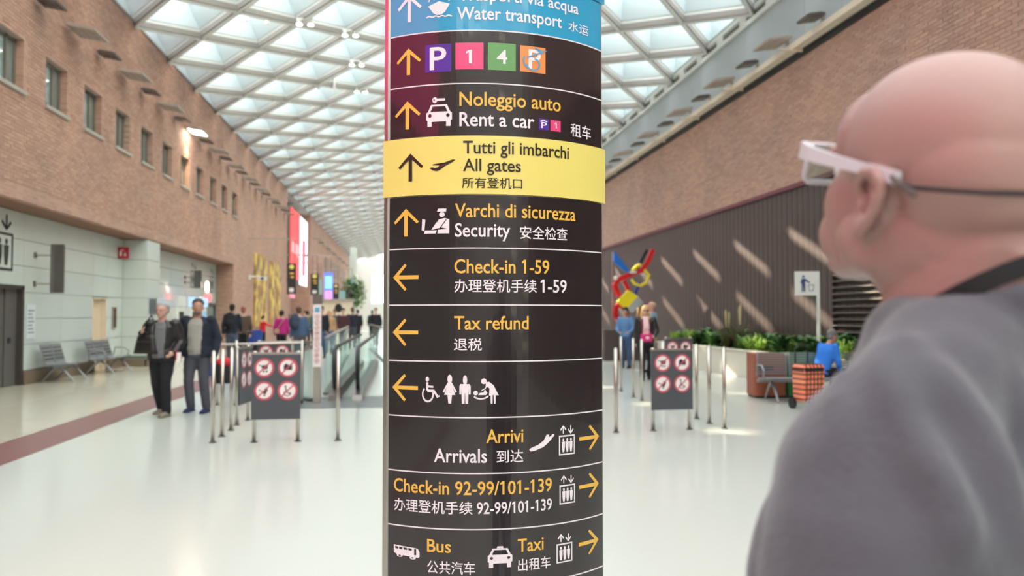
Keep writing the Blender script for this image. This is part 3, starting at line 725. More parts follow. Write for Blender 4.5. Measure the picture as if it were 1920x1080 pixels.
me_r = MB().box(-0.62, -0.28, -0.03, 0.03, 7.60, 7.64).box(-0.30, -0.05, -0.02, 0.02, 7.58, 7.68).mesh('rail_bracket', M_cream)
for k in range(12): link('rail_bracket', me_r, bulk, (XR, 14.0 + 3.26 * k, 0))

# ceiling downlights: pairs of lit tubes under some rib crossings
def spot(px, py, n):
    p = None
    for zz in (9.9, 10.3, 10.6, 10.9):
        q = onZ(px, py, zz)
        if abs(zc(q.x) - 0.18 - zz) < 0.2: p = q; break
    if p is None: p = onZ(px, py, 10.4)
    t = thing('ceiling_spotlight', n, 'lamp', (p.x, p.y, p.z), 0, 'lit spotlights under the coffered ceiling')
    for s in (-1, 1):
        b = MB().cone((s * 0.17, 0, -0.08), (s * 0.17, 0, 0.06), 0.09, 0.08, 12).obj('spot_head', M_ribl, t)
        MB().cone((s * 0.17, 0, -0.1), (s * 0.17, 0, -0.08), 0.085, 0.085, 12).obj('lit_lens', M_spot, b)
    MB().box(-0.25, 0.25, -0.03, 0.03, 0.05, 0.1).obj('bracket', M_ribl, t)
spot(572, 41, 'twin lit ceiling spotlight nearest the top edge, left of the pylon')
spot(657, 62, 'twin lit ceiling spotlight beside the pylon, second from the top')
spot(669, 118, 'twin lit ceiling spotlight beside the pylon, third from the top')
spot(677, 169, 'twin lit ceiling spotlight beside the pylon, lowest of the four')
# hanging tube pairs in two darker coffers
for (px, py, lab) in ((482, 36, 'pair of pale hanging tubes in the dark coffer nearer the viewer'), (612, 164, 'pair of pale hanging tubes in the dark coffer farther down the hall')):
    p = onZ(px, py, 10.3); t = thing('hanging_tubes', lab, 'lamp', (p.x, p.y, p.z), 0, 'hanging tube pairs in the ceiling')
    for s in (-1, 1): MB().cone((s * 0.28, s * 0.1, -0.1), (s * 0.28, s * 0.1, 0.75), 0.05, 0.05, 10).obj('tube', M_white, t)
    MB().box(-0.35, 0.35, -0.04, 0.04, 0.75, 0.8).obj('bar', M_ribl, t)

# ------------------------------------------------------------------ BARRIERS
def bollard_geo(h=1.08): return MB().cone((0, 0, 0.012), (0, 0, h - 0.02), 0.024, 0.024, 16).ell((0, 0, h - 0.02), (0.024, 0.024, 0.018), 16, 6)
me_bol = bollard_geo().mesh('post', M_steel, True); me_fl = MB().cone((0, 0, 0), (0, 0, 0.012), 0.042, 0.042, 20).mesh('floor_flange', M_steeld)
def bollard(x, y, lab, grp):
    t = thing('bollard', lab, 'bollard', (x, y, 0), 0, grp); link('post', me_bol, t); link('floor_flange', me_fl, t); return t
GL, GR = 'steel bollards of the left barrier', 'steel bollards of the right barrier'
for (x, y, lab) in ((-2.2, 9.82, 'nearest and leftmost of the three steel bollards left of the sign boards'), (-2.2, 10.3, 'middle one of the three steel bollards left of the sign boards'),
                    (-2.2, 10.83, 'third steel bollard in the left row, closest to the angled sign board'), (-0.76, 9.79, 'lone steel bollard in front of the escalator handrail'),
                    (-1.68, 13.89, 'taller steel post behind the front sign board, right end of the rail'), (-2.75, 13.9, 'steel post behind the left sign board, near the rail middle'), (-3.05, 13.9, 'steel post behind the left sign board, left end of the rail')):
    bollard(x, y, lab, GL)
for (x, y, lab) in ((2.7, 9.97, 'steel bollard just right of the pylon'), (4.16, 14.15, 'left one of the two far steel bollards behind the right barrier'), (4.15, 13.6, 'right one of the two far bollards left of the right sign board'),
                    (4.2, 10.1, 'rightmost steel bollard right of the sign board'), (4.2, 10.62, 'middle of three steel bollards right of the sign board'), (4.21, 11.13, 'steel bollard closest to the right edge of the right sign board'), (4.2, 12.6, 'steel bollard half hidden at the left edge of the right sign board'), (4.25, 15.3, 'farthest steel bollard above the right sign board')):
    bollard(x, y, lab, GR)
rl = thing('barrier_rail', 'steel rail joining the posts behind the left sign boards', 'railing', (-2.4, 13.9, 0))
MB().cone((-0.68, 0, 1.0), (0.72, 0, 1.03), 0.018, 0.018, 10).obj('rail_tube', M_steel, rl)
def symbol(kind):
    pr = [('c', 0, (0.5, 0.5), .5), ('c', 1, (0.5, 0.5), .39)]
    k = 2
    if kind == 0: pr += [('b', k, (.22, .66), (.34, .6), .04), ('p', k, [(.34, .62), (.7, .66), (.66, .44), (.42, .4)]), ('c', k, (.48, .32), .05), ('c', k, (.62, .32), .05)]
    if kind == 1: pr += [('p', k, [(.3, .38), (.72, .38), (.72, .64), (.3, .64)]), ('p', k, [(.36, .64), (.5, .64), (.5, .7), (.36, .7)])]
    if kind == 2: pr += [('b', k, (.24, .56), (.5, .44), .04), ('c', k, (.6, .56), .09), ('p', k, [(.42, .5), (.66, .52), (.6, .34), (.44, .36)]), ('c', k, (.52, .28), .05)]
    if kind == 3: pr += [('b', k, (.4, .66), (.44, .44), .06), ('c', k, (.39, .72), .05), ('b', k, (.44, .44), (.68, .3), .05), ('r', k, (.48, .38), .13, .17, 140, 380)]
    pr += [('b', 3, (.2, .2), (.8, .8), .07)]
    v, f, mi = pic(pr, 28)
    m = MB()
    for q, fc in enumerate(f): m.add([((v[i][0] - .5), -0.0012 * (mi[q] + 1), (v[i][1] - .5)) for i in fc], [tuple(range(len(fc)))], mi[q])
    return m.mesh('prohibition_symbol', [M_symr, M_symw, M_symk, M_symr])
SYM = [symbol(k) for k in range(4)]
me_leg = MB().cone((0, 0, 0.012), (0, 0, 1.07), 0.024, 0.024, 14).mesh('leg', M_steel, True)
def board(x, y, rz, lab, W=0.50, grp='prohibition sign boards'):
    t = thing('prohibition_board', lab, 'sign', (x, y, 0), rz, grp)
    for s in (-1, 1): l = link('leg', me_leg, t, (s * W / 2, 0.02, 0)); link('floor_flange', me_fl, l)
    MB().box(-W / 2 - 0.03, W / 2 + 0.03, -0.03, 0.0, 0.27, 1.03).obj('panel', M_board, t)
    MB().box(-W / 2 - 0.035, W / 2 + 0.035, -0.034, 0.012, 1.03, 1.055).obj('top_rail', M_steel, t)
    for k in range(4):
        o = link('prohibition_symbol', SYM[k], t, ((-.134, .134)[k % 2], -0.0305, (0.875, 0.605)[k // 2])); o.scale = (0.228, 1, 0.228)
    return t
board(-1.475, 9.77, 0.02, 'dark grey board with four red prohibition signs, facing the viewer left of the pylon')
board(-2.18, 11.58, PI / 2 - 0.1, 'dark board with red prohibition signs seen edge-on beside the left bollards')
board(-2.15, 14.0, 0.02, 'dark prohibition board mostly hidden behind the front left board')
board(3.465, 10.05, 0.06, 'dark grey board with four red prohibition signs, right of the pylon')
board(5.28, 14.9, 0.06, 'prohibition board peeking out above the front right board')

# tall post with a column of small stickers
tp = thing('sticker_post', 'tall square steel post with a white strip of small red stickers beside the escalator', 'post', (-1.43, 13.9, 0))
MB().box(-0.06, 0.06, -0.04, 0.04, 0, 1.68).obj('column', M_steel, tp)
st = MB().box(-0.066, 0.066, -0.05, -0.04, 0.62, 1.68).obj('white_strip', M_symw, tp)
me_st = MB()
q = SYM[1]
for k in range(9):
    o = link('sticker', SYM[k % 4], st, (0, -0.0515, 0.72 + 0.093 * k)); o.scale = (0.085, 1, 0.085)
MB().box(-0.04, 0.04, -0.053, -0.051, 1.54, 1.62).obj('blue_sticker', M_lbl, st)
MB().box(-0.075, 0.075, -0.06, 0.06, 1.68, 1.84).obj('cap_box', M_steeld, tp)

# ------------------------------------------------------------------ ESCALATOR / WALKWAY
es = thing('escalator_balustrade', 'glass escalator balustrade with black handrail and steel skirt beside the sticker post', 'escalator', (-0.98, 14.3, 0))
def loop(dx): return [(dx, 9, 0.93), (dx, 1.0, 0.93), (dx, 0.35, 0.92), (dx, 0.12, 0.85), (dx, 0.0, 0.68), (dx, -0.02, 0.5), (dx, 0.06, 0.32), (dx, 0.25, 0.17), (dx, 0.6, 0.12)]
for s, dx in ((0, -0.20), (1, 0.20)):
    MB().tube(loop(dx), 0.038, 10).obj('handrail', M_black, es, True)
    MB().box(dx - 0.006, dx + 0.006, 0.12, 9, 0.2, 0.90).obj('glass_side', M_glass, es)
    MB().box(dx - 0.09, dx + 0.09, 0.2, 9, 0, 0.2).prism([(0.2, 0), (0.2, 0.2), (-0.05, 0.1), (-0.1, 0)], dx - 0.09, dx + 0.09, lambda u, v, w_: (w_, u, v)).obj('skirt', M_steeld if s else M_lampd, es)
fp = MB().box(-1.9, 1.6, 13.15, 15.0, 0.0, 0.008).obj('floor_plate', mat('comb_plate', srgb(138, 146, 148), 0.3, 0.6), fl)
for k in range(6): MB().box(-1.88, 1.58, 13.3 + 0.28 * k, 13.32 + 0.28 * k, 0.008, 0.012).obj('plate_rib', M_steeld, fp)
def guard(x0, y0, x1, y1, h, lab, z0=0.0):
    L_ = math.hypot(x1 - x0, y1 - y0); t = thing('glass_guard', lab, 'railing', (x0, y0, 0), math.atan2(y1 - y0, x1 - x0), 'glass guards along the walkway'); n = max(1, round(L_ / 2.0)); w_ = L_ / n
    for k in range(n):
        MB().box(w_ * k + 0.02, w_ * (k + 1) - 0.02, -0.008, 0.008, z0 + 0.04, h).obj('glass_pane', M_glass, t)
    MB().box(0, L_, -0.025, 0.025, h, h + 0.04).obj('top_rail', M_steel, t)
    MB().box(0, L_, -0.04, 0.04, 0, 0.05).obj('foot_rail', M_steeld, t)
guard(-1.42, 15.3, -1.98, 30, 1.05, 'long glass guard with steel rail left of the escalator')
guard(-0.40, 23.8, -1.45, 36, 1.05, 'glass guard slanting away right of the escalator')
guard(-1.55, 14.2, -2.0, 14.9, 1.0, 'short glass pane at the foot of the escalator balustrade')
# ------------------------------------------------------------------ PEOPLE
SK = {'fair': srgb(202, 158, 142), 'tan': srgb(178, 130, 108), 'pink': srgb(200, 138, 122)}
def skin(k): return mat('skin_' + k, SK[k], 0.5, amt=0.08, scale=9, bump=0.05, bscale=90)
def cloth(name, rgb, rough=0.9, amt=0.08, bump=0.15, bscale=25): return mat('cloth_' + name, srgb(*rgb), rough, amt=amt, scale=7, bump=bump, bscale=bscale)
def hairm(name, rgb): return mat('hair_' + name, srgb(*rgb), 0.75, amt=0.3, scale=40, bump=0.5, bscale=80)

STAND = dict(hipL=(-.09, 0, .93), hipR=(.09, 0, .93), knL=(-.10, .02, .50), knR=(.10, .02, .50), anL=(-.10, -.02, .08), anR=(.10, -.02, .08),
             shL=(-.175, -.01, 1.43), shR=(.175, -.01, 1.43), elL=(-.235, -.04, 1.14), elR=(.235, -.04, 1.14), wrL=(-.24, .05, .90), wrR=(.24, .05, .90),
             hdL=(-.235, .075, .80), hdR=(.235, .075, .80), head=(0, .02, 1.635), neck=(0, -.005, 1.48))
def human(name_label, loc, rz, H=1.72, pose=None, skn='fair', top=None, bottom=None, shoes=None, hair=None, hairstyle='short', jacket=None,
          vox=0.022, fat=1.0, lean=0.0, sleeve='long', group=None, headturn=0.0, face=True, seated=False, skirt=None, wide=1.0):
    P = dict(STAND); P.update(pose or {}); s = H / 1.75
    V = {k: Vector(v) for k, v in P.items()}
    torso_pivot = Vector((0, 0, .93)); LR = Matrix.Rotation(-lean, 4, 'X')
    dz = (pose or {}).get('_drop', (0, 0, 0)); dz = Vector(dz)
    def T(v):                     # torso space -> leaned, dropped
        return torso_pivot + LR.to_3x3() @ (Vector(v) - torso_pivot) + dz
    up = {k: T(V[k]) for k in ('shL', 'shR', 'head', 'neck')}
    arms = {k: (V[k] if (pose and '_absarms' in pose) else T(V[k])) for k in ('elL', 'elR', 'wrL', 'wrR', 'hdL', 'hdR')}
    root = thing('person', name_label, 'person', loc, rz, group); root.scale = (s * wide, s * wide, s)
    HC = up['head']; HR = Matrix.Rotation(headturn, 4, 'Z') @ Matrix.Rotation(-lean * 0.4, 4, 'X')
    def h(p): return HC + HR.to_3x3() @ Vector(p)
    # --- body: one continuous surface
    b = MB()
    def head(b):
        b.ell(h((0, -.015, .03)), (.075, .094, .085), 20, 14, 0, HR); b.ell(h((0, .02, -.035)), (.060, .072, .078), 18, 12, 0, HR)
        b.ell(h((0, .055, -.092)), (.034, .030, .026), 12, 8, 0, HR)
        if face:
            b.ell(h((0, .098, -.03)), (.012, .018, .014), 10, 8, 0, HR); b.limb([h((0, .086, .005)), h((0, .098, -.028))], [.007, .010], 8)
            b.ell(h((0, .072, .022)), (.046, .018, .010), 10, 8, 0, HR)
            b.ell(h((0, .084, -.062)), (.024, .010, .006), 10, 6, 0, HR)
        for sx in (-1, 1): b.ell(h((sx * .074, -.005, -.015)), (.010, .018, .031), 10, 8, 0, HR)
    head(b)
    b.limb([T((0, -.02, 1.42)), up['neck'], h((0, -.015, -.06))], [.062, .054, .052], 14)
    def torso(b, g, z0=.84, z1=1.45):
        rows = [(.84, .155, .105), (.90, .168, .118), (.98, .155, .112 * fat), (1.06, .143, .108 * fat), (1.16, .146, .108 * fat), (1.28, .162, .112), (1.37, .166, .104), (1.43, .135, .085), (1.465, .075, .062)]
        rows = [q for q in rows if z0 - 1e-6 <= q[0] <= z1 + .03]; rg = []
        for (z, rx, ry) in rows:
            yo = (.02 * (fat - 1) * 6 if .95 < z < 1.2 else 0)
            rg.append([T((math.cos(2 * PI * i / 20) * (rx + g) * (1 + (fat - 1) * .5), math.sin(2 * PI * i / 20) * (ry + g) + yo - .005, z)) for i in range(20)])
        b.loft(rg)
    torso(b, 0)
    hip = {k: V[k] for k in ('hipL', 'hipR')}
    def leg(b, sd, g, k0=1.0, cut=None):
        a, k, n = V['hip' + sd], V['kn' + sd], V['an' + sd]; c = k.lerp(n, .35)
        b.limb([a, a.lerp(k, .5), k, c, n], [.088 + g, .076 + g, .056 + g, .053 + g * 1.2, .040 + g * 1.6], 14)
    def arm(b, sd, g, full=True):
        a, e, w_ = up['sh' + sd], arms['el' + sd], arms['wr' + sd]; q = w_ if full else e.lerp(w_, .0)
        if full: b.limb([a, a.lerp(e, .5), e, e.lerp(w_, .4), w_], [.056 + g, .047 + g, .040 + g, .036 + g, .027 + g], 12)
        else: b.limb([a, a.lerp(e, .5), a.lerp(e, .8)], [.056 + g, .050 + g, .046 + g], 12)
    for sd in 'LR':
        leg(b, sd, 0); arm(b, sd, 0)
        w_, hd = arms['wr' + sd], arms['hd' + sd]; d = (hd - w_).normalized(); sx = -1 if sd == 'L' else 1
        side = d.cross(Vector((sx, 0, 0)));
        side = side.normalized() if side.length > .1 else Vector((0, 1, 0))
        pal = w_ + d * .045; M_ = d.to_track_quat('Z', 'X').to_matrix().to_4x4()
        b.limb([w_, pal], [.024, .026], 10); b.ell(pal + d * .01, (.036, .022, .042), 12, 8, 0, M_)
        inw = Vector((-sx, 0, 0)); inw = (inw - d * inw.dot(d)).normalized()
        for q in range(4):
            o = side * (.026 - .0175 * q); L_ = (.072, .08, .074, .058)[q]
            p0 = pal + d * .03 + o; p1 = p0 + d * L_ * .5 + inw * .004; p2 = p1 + d * L_ * .4 + inw * .016; b.limb([p0, p1, p2], [.0095, .0088, .0075], 8)
        t0 = w_ + d * .02 + side * .02; b.limb([t0, t0 + d * .03 + side * .026 + inw * .008, t0 + d * .058 + side * .03 + inw * .016], [.013, .011, .009], 8)
        an = V['an' + sd]; b.limb([an, an + Vector((0, .02, -.045)), an + Vector((0, .13, -.055))], [.038, .032, .024], 10)
    body = b.obj('body', skin(skn), root); remesh(body, vox, 3)
    # --- face details
    ink = mat('eye_dark', srgb(40, 30, 28), 0.3)
    if face:
        for sx in (-1, 1):
            MB().ell(h((sx * .031, .074, .002)), (.0135, .010, .009), 10, 8, 0, HR).obj('eye', mat('eye_white', srgb(226, 220, 214), .3), body, True)
            MB().ell(h((sx * .031, .0835, .002)), (.006, .003, .0065), 8, 6, 0, HR).obj('iris', ink, body, True)
            if vox < .02: MB().limb([h((sx * .016, .086, .019)), h((sx * .044, .078, .021))], [.0035, .0035], 6).obj('eyebrow', hairm('brow', (90, 76, 68)), body, True)
        MB().ell(h((0, .0875, -.063)), (.023, .006, .005), 12, 6, 0, HR).obj('mouth', mat('lips', srgb(170, 92, 86), .5), body, True)
    # --- clothing
    g = .012
    if bottom:
        c = MB()
        for sd in 'LR': leg(c, sd, g)
        if seated: c.ell((V['hipL'] + V['hipR']) / 2 + Vector((0, 0, .02)), (.175, .14, .12), 16, 10)
        torso(c, g - .002, .84, .98)
        remesh(c.obj('trousers', bottom, root), vox, 3, disp=(.012, .09) if vox < .02 else None)
    if top:
        c = MB(); torso(c, g + .004, .90, 1.45)
        for sd in 'LR': arm(c, sd, g if sleeve == 'long' else g + .006, sleeve == 'long')
        remesh(c.obj('top', top, root), vox, 3, disp=(.014, .08) if vox < .02 else None)
    if jacket:
        c = MB(); n = 14
        rows = [(.86, .19, .14), (.94, .192, .145), (1.05, .172, .135), (1.16, .172, .132), (1.28, .186, .135), (1.38, .19, .125), (1.44, .14, .098), (1.49, .082, .074)]
        for sd, sx in (('L', -1), ('R', 1)):
            rg = []
            for (z, rx, ry) in rows:
                a0 = math.radians(62 - (z - .86) * 14); o = []
                rx *= 1 + (fat - 1) * .4; ry *= 1 + (fat - 1) * .8
                for i in range(n + 1):
                    t = a0 + (-PI / 2 - a0) * i / n; o.append(T((sx * math.cos(t) * rx, math.sin(t) * ry, z)))
                for i in range(n, -1, -1):
                    t = a0 + (-PI / 2 - a0) * i / n; o.append(T((sx * math.cos(t) * (rx - .03), math.sin(t) * (ry - .03), z)))
                rg.append(o)
            c.loft(rg); arm(c, sd, .024)
        remesh(c.obj('jacket', jacket, root), min(vox, .018), 2, disp=(.012, .08) if vox < .02 else None)
    if shoes:
        for sd in 'LR':
            an = V['an' + sd]; z = an.z - .08; c = MB()
            c.limb([(an.x, an.y - .03, z + .045), (an.x, an.y + .06, z + .04), (an.x * 1.05, an.y + .16, z + .032)], [.044, .042, .032], 10); c.limb([(an.x, an.y, z + .06), (an.x, an.y, z + .10)], [.046, .045], 10)
            c.box(an.x - .042, an.x + .042, an.y - .07, an.y + .18, z + .002, z + .022)
            remesh(c.obj('shoe', shoes, root), min(vox, .012), 2)
    if hair:
        c = MB()
        if hairstyle in ('short', 'balding'):
            kz = .012 if hairstyle == 'short' else 0
            c.ell(h((0, -.028, .045 + kz)), (.082, .092, .085), 20, 14, 0, HR); c.ell(h((0, -.055, -.005)), (.072, .058, .062), 16, 10, 0, HR)
            if hairstyle == 'balding': c = MB(); c.ell(h((0, -.045, .02)), (.081, .082, .078), 20, 14, 0, HR); c.ell(h((0, -.058, -.012)), (.070, .052, .058), 16, 10, 0, HR)
        elif hairstyle == 'bob':
            c.ell(h((0, -.022, .052)), (.090, .098, .086), 20, 14, 0, HR); c.ell(h((0, -.045, .0)), (.088, .070, .085), 16, 10, 0, HR)
        elif hairstyle == 'long':
            c.ell(h((0, -.022, .05)), (.088, .098, .086), 20, 14, 0, HR); c.ell(h((0, -.05, -.01)), (.09, .068, .10), 16, 10, 0, HR)
            for sx in (-1, 1): c.limb([h((sx * .072, -.01, .0)), h((sx * .085, -.005, -.1)), h((sx * .088, .03, -.24))], [.03, .034, .022], 12)
            c.limb([h((0, -.06, -.05)), h((0, -.08, -.24))], [.07, .05], 12)
        remesh(c.obj('hair', hair, root), min(vox, .012), 2, disp=(.012, .02))
    root['_'] = 0; del root['_']
    return root, h, T, V, arms
def simple_glasses(root, h, m, parent_name='glasses'):
    g = MB()
    for sx in (-1, 1):
        g.tube([h((sx * .033 + .024 * math.cos(t), .098, .002 + .016 * math.sin(t))) for t in [2 * PI * i / 14 for i in range(14)]], .0026, 6, closed=True)
        g.tube([h((sx * .057, .096, .006)), h((sx * .080, .02, .004)), h((sx * .078, -.01, .0))], .0025, 6)
    g.tube([h((-.009, .1, .004)), h((.009, .1, .004))], .0026, 6)
    return g.obj(parent_name, m, root)

leather = mat('black_leather', srgb(34, 32, 34), 0.38, amt=0.15, scale=12, bump=0.2, bscale=30)
navy = cloth('navy', (30, 36, 52)); black = cloth('black', (26, 28, 34)); greyt = cloth('grey', (108, 112, 116)); lightgrey = cloth('stone', (158, 156, 150)); slate = cloth('slate', (74, 76, 86)); denim = cloth('denim', (66, 88, 118)); blue = cloth('blue', (70, 116, 170))
shoeg = cloth('taupe_shoe', (134, 124, 112)); shoeb = cloth('navy_shoe', (36, 46, 82)); shoek = cloth('black_shoe', (24, 24, 26))
# walking couple (they come towards the viewer)
W = human('grey-haired woman in glasses and black leather jacket over a grey top, walking', (-3.52, 12.45, 0), PI - 0.22, 1.67,
          dict(hipL=(-.085, 0, .93), hipR=(.085, 0, .93), knL=(-.09, .07, .51), knR=(.08, -.0, .49), anL=(-.085, .02, .08), anR=(.085, -.16, .10),
               elL=(-.25, -.05, 1.16), wrL=(-.23, .10, 1.0), hdL=(-.2, .17, .95), elR=(.26, -.0, 1.18), wrR=(.21, .15, 1.29), hdR=(.17, .2, 1.35)),
          'fair', greyt, black, shoeg, hairm('silver', (150, 150, 150)), 'short', leather, .0135, 1.1, group='walking couple', wide=1.13)
simple_glasses(W[0], W[1], mat('red_frame', srgb(120, 50, 54), .4))
M = human('bearded man in navy zip jacket over a stone grey shirt, walking beside the grey-haired woman', (-3.1, 12.8, 0), PI - 0.16, 1.73,
          dict(knL=(-.10, .03, .50), anL=(-.11, -.05, .08), knR=(.09, .09, .51), anR=(.09, .0, .10), elR=(.26, -.06, 1.15), wrR=(.24, .03, .92), hdR=(.23, .05, .83), elL=(-.26, -.05, 1.15), wrL=(-.25, .03, .91), hdL=(-.24, .06, .82)),
          'tan', lightgrey, slate, shoeb, hairm('darkgrey', (58, 52, 50)), 'short', navy, .0135, 1.12, group='walking couple', headturn=0.3, wide=1.1)
bd = MB(); bd.ell(M[1]((0, .066, -.085)), (.044, .036, .034), 14, 10); remesh(bd.obj('beard', hairm('beard', (112, 104, 100)), M[0]), .009, 1, disp=(.006, .02))
# shoulder bag of the woman
sb = thing('shoulder_bag', 'black leather shoulder bag hanging under the grey-haired woman\'s arm', 'bag', (-3.72, 12.36, .93), -0.3)
def bagloft(w0, w1, d, hh, m, root, n=16):
    rg = []
    for k in range(6):
        t = k / 5; ww = w0 + (w1 - w0) * t; dd = d * (1 - .5 * t * t)
        rg.append([Vector((math.copysign(abs(math.cos(2 * PI * i / n)) ** .6, math.cos(2 * PI * i / n)) * ww, math.copysign(abs(math.sin(2 * PI * i / n)) ** .6, math.sin(2 * PI * i / n)) * dd, hh * t)) for i in range(n)])
    return MB().loft(rg).obj('bag_body', m, root, True)
bagloft(.19, .13, .07, .27, leather, sb)
MB().tube([(-.10, 0, .25), (-.06, .02, .42), (.06, .03, .56), (.12, .02, .42), (.11, 0, .25)], .010, 8).obj('strap', leather, sb, True)
MB().box(-.12, .12, -.075, -.065, .17, .18).obj('zip', M_steeld, sb)
# little white cup in her other hand & red bag carried by man
cup = thing('paper_bag', 'small white and red paper item in the woman\'s hand', 'package', (-3.23, 12.24, .82), 0.2)
MB().box(-.03, .03, -.015, .015, 0, .13).obj('sleeve', M_symw, cup); MB().box(-.045, -.028, -.02, .02, 0.02, .16).obj('flap', mat('cloth_red_item', srgb(170, 36, 44), .6), cup)
rb = thing('carry_bag', 'red and black bag hanging from the man\'s left hand', 'bag', (-2.70, 12.78, .45), .4)
bagloft(.12, .14, .08, .3, black, rb); MB().ell((0, 0, .32), (.13, .08, .07), 14, 8).obj('red_top', mat('cloth_red_top', srgb(196, 30, 44), .7), rb, True); MB().tube([(-.07, 0, .34), (0, 0, .42), (.07, 0, .34)], .01, 8).obj('handle', mat('cloth_red_top', srgb(196, 30, 44), .7), rb, True)
# people farther along the hall
def backpack(x, y, z, rz, m, lab):
    t = thing('backpack', lab, 'bag', (x, y, z), rz)
    c = MB().ell((0, 0, .22), (.15, .09, .24), 14, 10); c.ell((0, -.07, .14), (.11, .06, .11), 12, 8); remesh(c.obj('pack', m, t), .02, 2)
    for s in (-1, 1): MB().tube([(s * .09, .08, .42), (s * .10, .19, .40), (s * .12, .17, .2), (s * .1, .08, .06)], .015, 8).obj('strap', m, t)
    return t
walkA = dict(knL=(-.09, .1, .52), anL=(-.09, .12, .09), knR=(.09, -.02, .5), anR=(.09, -.2, .13), elL=(-.24, -.12, 1.16), wrL=(-.24, -.05, .92), hdL=(-.23, -.03, .83), elR=(.24, .05, 1.15), wrR=(.22, .2, .98), hdR=(.21, .26, .92))
walkB = dict(knL=(-.09, .0, .5), anL=(-.09, -.1, .10), knR=(.09, .06, .52), anR=(.09, .08, .09))
human('man in dark blue jacket with a black backpack walking away past the brick pier', (-5.0, 24.6, 0), 0.1, 1.80, walkA, 'tan', navy, cloth('bluegrey', (72, 82, 100)), shoek, hairm('black', (30, 26, 26)), 'short', None, .03)
backpack(-5.02, 24.40, 1.12, 0.1, black, 'black backpack worn by the man in the dark blue jacket')
human('person in a brown coat walking just behind the man with the black backpack', (-4.95, 26.0, 0), 0.2, 1.74, walkB, 'fair', cloth('brown', (84, 66, 56)), black, shoek, hairm('red', (150, 84, 84)), 'short', None, .03)
rc = thing('suitcase', 'dark wheeled suitcase beside the brown coated person', 'luggage', (-4.55, 25.2, 0), .3)
MB().box(-.2, .2, -.12, .12, .05, .6).obj('shell', black, rc); MB().tube([(-.12, .1, .6), (-.12, .1, 1.0), (.12, .1, 1.0), (.12, .1, .6)], .012, 6).obj('handle', M_steeld, rc)
for s in (-1, 1): MB().cone((s * .15 - .02, 0, .03), (s * .15 + .02, 0, .03), .03, .03, 10).obj('wheel', M_black, rc)
human('child in a red jacket reaching sideways by the far brick wall', (-5.6, 33.5, 0), -1.0, 1.45, dict(elR=(.3, .1, 1.3), wrR=(.32, .3, 1.25), hdR=(.32, .38, 1.24), knL=(-.09, .1, .52), anL=(-.09, .0, .09)), 'fair', cloth('red', (206, 32, 44)), black, shoek, hairm('black', (30, 26, 26)), 'short', None, .03)
human('woman in a magenta hoodie with a cross-body strap, seen from behind', (-4.0, 27.5, 0), 0.0, 1.64, {}, 'fair', cloth('magenta', (176, 38, 120)), black, shoek, hairm('black2', (34, 26, 24)), 'bob', None, .025, 1.1)
sp_ = thing('crossbody_bag', 'tan cross-body bag and strap on the back of the magenta hoodie', 'bag', (-4.0, 27.5, 0), 0)
MB().tube([(-.14, -.135, 1.0), (0, -.155, 1.2), (.13, -.12, 1.38)], .012, 6).obj('strap', mat('tan_leather', srgb(186, 150, 120), .6), sp_); MB().box(-.2, -.06, -.19, -.13, .88, 1.02).obj('pouch', mat('tan_leather', srgb(186, 150, 120), .6), sp_)
human('person in blue denim jacket with a dark backpack by the sticker post', (-2.85, 23.0, 0), 0.4, 1.72, walkB, 'fair', denim, slate, shoek, hairm('brown', (92, 66, 48)), 'short', None, .03, lean=.15)
backpack(-2.95, 22.72, 1.08, 0.4, cloth('steelblue', (52, 62, 82)), 'steel blue backpack on the denim jacket beside the sticker post')
crowd = [(-2.75, 28.0, 1.78, black, denim, 'short', 3.0, 'person in black behind the sticker post, right side'), (-2.75, 31.0, 1.66, cloth('camel', (176, 140, 104)), denim, 'long', 3.2, 'blonde person in a camel top over jeans behind the glass guard'),
         (-2.45, 34.0, 1.76, cloth('darkred', (72, 40, 46)), black, 'short', 3.1, 'person in dark red and black amid the far crowd'), (-2.2, 36.0, 1.8, navy, slate, 'short', .1, 'tall person in navy seen between the glass guard and the screens'),
         (-2.35, 43.0, 1.75, black, black, 'short', .2, 'far dark figure left of the white column'), (-1.25, 38.0, 1.80, black, black, 'short', 3.0, 'dark figure standing right next to the pylon edge'),
         (-1.75, 47.0, 1.74, navy, black, 'short', .0, 'far figure in navy beneath the bright window'), (-5.2, 44.0, 1.7, cloth('cream', (206, 196, 180)), denim, 'short', 2.0, 'far person in a cream top near the gold mosaics'),
         (-3.9, 36.5, 1.72, cloth('teal', (60, 108, 120)), black, 'short', 1.0, 'far person in teal beside the denim jacket'), (-3.3, 40.0, 1.75, slate, black, 'short', 2.8, 'far person in slate grey behind the crowd'), (-4.6, 40.0, 1.68, cloth('olive', (110, 100, 70)), black, 'bob', .3, 'far person in olive left of the hanging gate sign')]
hk = [MATS['hair_black'], MATS['hair_brown'], hairm('blond', (196, 160, 110))]
for q, (x, y, H_, t_, b_, hs, rz, lab) in enumerate(crowd):
    human(lab, (x, y, 0), rz, H_, walkA if q % 2 else walkB, 'fair' if q % 3 else 'tan', t_, b_, shoek, hk[2] if hs == 'long' else hk[q % 2], hs, None, .035, face=False, group='far crowd in the hall')
